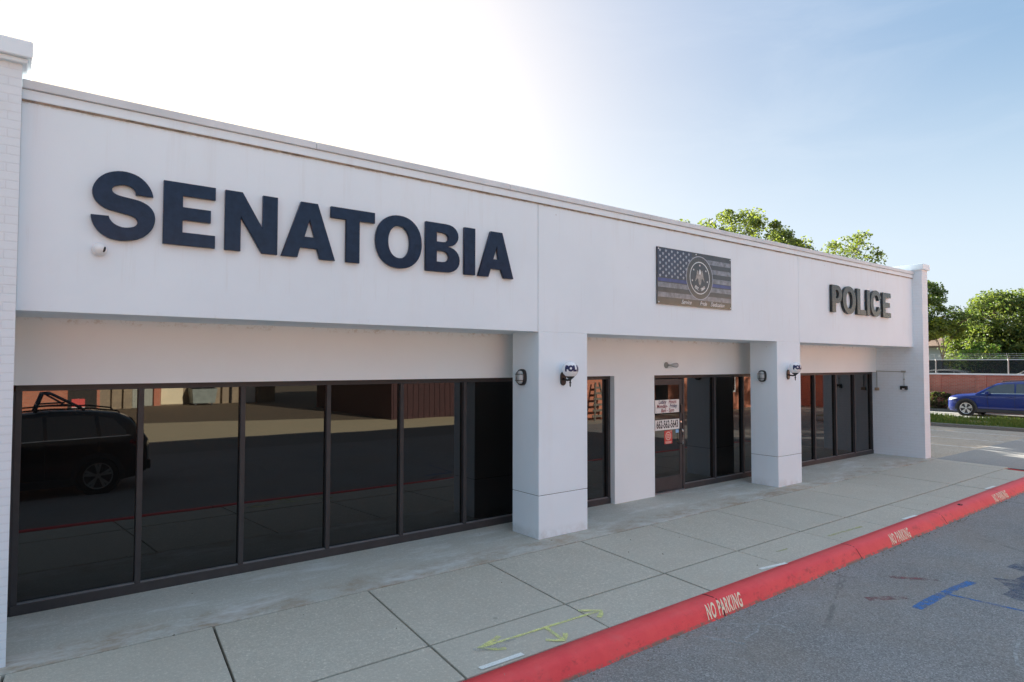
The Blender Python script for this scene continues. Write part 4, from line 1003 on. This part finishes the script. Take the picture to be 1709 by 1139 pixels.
for x in (-.45,.45): link('caster', MB().lathe([(.06,-.04),(.06,.04)], (x,.3,.06), 'y', 12), M['black'], D)
sgn = thing('red_sign', 'small red and white sign on a low post in the far yard', 'sign', (2.17, -22, ROAD))
link('post', MB().tube([(0,-.02,0),(0,-.02,1.15)], .025, 8), M['steel'], sgn)
link('panel', MB().box(-.22,.22,-.01,.01,.80,1.14,0).box(-.22,.22,-.011,.012,.74,.80,1), [M['poster_red'], M['sign_white']], sgn)
Bd = thing('maroon_building', 'maroon boarded building with shade painted into its dark walls at the edge of the far yard', 'building', (17.3, -22.8, ROAD))
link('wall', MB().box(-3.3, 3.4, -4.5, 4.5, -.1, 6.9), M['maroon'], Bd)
link('parapet', MB().box(-3.4, 3.4, -4.6, 4.6, 6.9, 7.05), M['black'], Bd)
bb = MB()
for k in range(22): bb.box(-3.2+k*.3, -3.17+k*.3, 4.5, 4.53, .0, 6.8)
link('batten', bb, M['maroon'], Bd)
Bb = thing('red_brick_building', 'long orange-red brick building facing the sunlit side of the street', 'building', (31, -21, ROAD))
link('wall', MB().box(-10.2, 10, -9, 8.4, -.1, 4.4), M['redbrick2'], Bb)
link('parapet', MB().box(-10.25, 10.05, -9, 8.5, 4.4, 5.75), M['stone'], Bb)
link('door', MB().box(-4.9, -3.9, 8.38, 8.43, 0, 2.2), M['black'], Bb)
wn = link('window', MB().box(.5, 2.3, 8.38, 8.44, 1.0, 2.4), M['white'], Bb); link('pane', MB().box(.6, 2.2, 8.42, 8.46, 1.1, 2.3), M['glass'], wn)
Bc = thing('cream_building', 'cream rendered building beyond the orange-red brick one', 'building', (60, -22, ROAD))
link('wall', MB().box(-15, 14, -9, 7.6, -.1, 4.5), M['cream'], Bc)
link('parapet', MB().box(-15.1, 14.1, -9, 7.7, 4.5, 4.7), M['sign_white'], Bc)
link('door', MB().box(-6, -4.8, 7.58, 7.63, 0, 2.2), M['rolldoor'], Bc)
tr = thing('timber_trestle', 'weathered A-frame timber trestle leaning by the brick building', 'trestle', (21.6, -12.1, ROAD))
for s in (-1,1): link('leg', MB().tube([(s*.45,0,0),(s*.12,-.25,1.75)], .05, 6), M['wood'], tr)
for k in range(6): link('rung', MB().box(-.55+.07*k, .55-.07*k, -.06-.035*k, -.02-.035*k, .16+.26*k, .26+.26*k), M['wood'], tr)

# neighbour on the left, sharing the street line
Nb = thing('neighbour_building', 'white painted brick building adjoining the left pier', 'building', (-8, 0, 0))
link('wall', MB().box(-6, 7.04, -.10, 25, -.1, 4.7), M['wbrick'], Nb)
link('coping', MB().box(-6.05, 7.04, -.16, .4, 4.7, 4.88), M['coping'], Nb)
for x in (-4.5, -.9, 2.7):
    w_ = link('window', MB().box(x, x+2.4, -.14, -.05, .5, 2.3), M['frame'], Nb); link('pane', MB().box(x+.07, x+2.33, -.15, -.12, .57, 2.23), M['glass'], w_)

# ------------------------------------------------------------------ light, sky, camera
SUN_AZ, SUN_EL = 10.24, 19.2
sun = bpy.data.lights.new('sun', 'SUN'); sun.energy = 5.0; sun.angle = R(.5); sun.color = (1.0, .945, .83)
so = bpy.data.objects.new('sun', sun); C.objects.link(so)
dv = Vector((-math.sin(R(SUN_AZ))*math.cos(R(SUN_EL)), -math.cos(R(SUN_AZ))*math.cos(R(SUN_EL)), -math.sin(R(SUN_EL))))
so.rotation_euler = dv.to_track_quat('-Z', 'Y').to_euler()
w = bpy.data.worlds.new('World'); sc.world = w; w.use_nodes = True
nt = w.node_tree; bg = nt.nodes['Background']; sky = nt.nodes.new('ShaderNodeTexSky'); sky.sky_type = 'NISHITA'
sky.sun_disc = False; sky.sun_elevation = R(SUN_EL); sky.sun_rotation = R(SUN_AZ)
sky.air_density = 1.0; sky.dust_density = 3.0; sky.ozone_density = 1.4; sky.altitude = 60
def wn_(ty, **k):
    n = nt.nodes.new(ty)
    for a, v in k.items(): setattr(n, a, v)
    return n
def wl(a, b): nt.links.new(a, b)
gm = wn_('ShaderNodeGamma'); gm.inputs['Gamma'].default_value = .36     # hazy air: evens out the range of the sky
hs = wn_('ShaderNodeHueSaturation'); hs.inputs['Saturation'].default_value = 2.55; hs.inputs['Value'].default_value = .93
wl(sky.outputs[0], gm.inputs[0]); wl(gm.outputs[0], hs.inputs['Color'])
# added cloud brightness, out of view overhead and behind, to fill the shade
tc = wn_('ShaderNodeTexCoord'); sx = wn_('ShaderNodeSeparateXYZ'); wl(tc.outputs['Generated'], sx.inputs[0])
def wmr(sock, a, b):
    n = wn_('ShaderNodeMapRange', interpolation_type='SMOOTHSTEP'); wl(sock, n.inputs[0]); n.inputs[1].default_value = a; n.inputs[2].default_value = b; return n.outputs[0]
def wma(op, a, b):
    n = wn_('ShaderNodeMath', operation=op)
    for k, v in enumerate((a, b)):
        if isinstance(v, float): n.inputs[k].default_value = v
        else: wl(v, n.inputs[k])
    return n.outputs[0]
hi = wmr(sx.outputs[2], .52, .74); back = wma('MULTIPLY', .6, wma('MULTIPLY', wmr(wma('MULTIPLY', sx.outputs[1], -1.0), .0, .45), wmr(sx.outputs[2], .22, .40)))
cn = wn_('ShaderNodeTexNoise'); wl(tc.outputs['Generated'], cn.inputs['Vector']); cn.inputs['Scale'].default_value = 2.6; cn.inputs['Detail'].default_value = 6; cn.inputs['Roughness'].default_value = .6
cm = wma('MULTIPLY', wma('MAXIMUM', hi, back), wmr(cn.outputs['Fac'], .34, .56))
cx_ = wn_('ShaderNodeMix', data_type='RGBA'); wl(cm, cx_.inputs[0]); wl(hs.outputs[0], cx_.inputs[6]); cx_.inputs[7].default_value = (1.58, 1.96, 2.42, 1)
hz = wn_('ShaderNodeMix', data_type='RGBA'); wl(wma('MULTIPLY', wmr(sx.outputs[2], .42, .08), .72), hz.inputs[0]); wl(cx_.outputs[2], hz.inputs[6]); hz.inputs[7].default_value = (1.52, 1.78, 2.08, 1)   # pale haze low over the horizon
cv = wn_('ShaderNodeMapping'); wl(tc.outputs['Generated'], cv.inputs['Vector']); cv.inputs['Scale'].default_value = (1, 1.6, 5); cv.inputs['Rotation'].default_value = (0, R(12), R(25))
ci = wn_('ShaderNodeTexNoise'); wl(cv.outputs[0], ci.inputs['Vector']); ci.inputs['Scale'].default_value = 2.2; ci.inputs['Detail'].default_value = 7; ci.inputs['Roughness'].default_value = .62; ci.inputs['Distortion'].default_value = .5
cz = wn_('ShaderNodeMix', data_type='RGBA'); wl(wma('MULTIPLY', wmr(ci.outputs['Fac'], .46, .72), .10), cz.inputs[0]); wl(hz.outputs[2], cz.inputs[6]); cz.inputs[7].default_value = (1.9, 2.0, 2.1, 1)   # thin cirrus veil
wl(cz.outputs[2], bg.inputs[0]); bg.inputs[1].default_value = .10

cam = bpy.data.cameras.new('camera'); co = bpy.data.objects.new('camera', cam); C.objects.link(co); sc.camera = co
F, YAW, PITCH, ROLL = 1073.52, .659785, .034838, .001421
cam.sensor_fit = 'HORIZONTAL'; cam.sensor_width = 36; cam.lens = F/1709*36; cam.clip_end = 2000; cam.clip_start = .05
fw = Vector((math.sin(YAW)*math.cos(PITCH), math.cos(YAW)*math.cos(PITCH), math.sin(PITCH)))
r0 = Vector((math.cos(YAW), -math.sin(YAW), 0)); u0 = r0.cross(fw)
rt = r0*math.cos(ROLL) + u0*math.sin(ROLL); up = -r0*math.sin(ROLL) + u0*math.cos(ROLL)
mt = Matrix((rt, up, -fw)).transposed().to_4x4(); mt.translation = (0, -6.92233, 2.45912); co.matrix_world = mt
sc.view_settings.view_transform = 'Standard'; sc.view_settings.look = 'None'; sc.view_settings.exposure = 2.40; sc.view_settings.gamma = 1
sc.render.engine = 'CYCLES'; sc.cycles.max_bounces = 8; sc.cycles.transparent_max_bounces = 12; sc.cycles.use_denoising = True
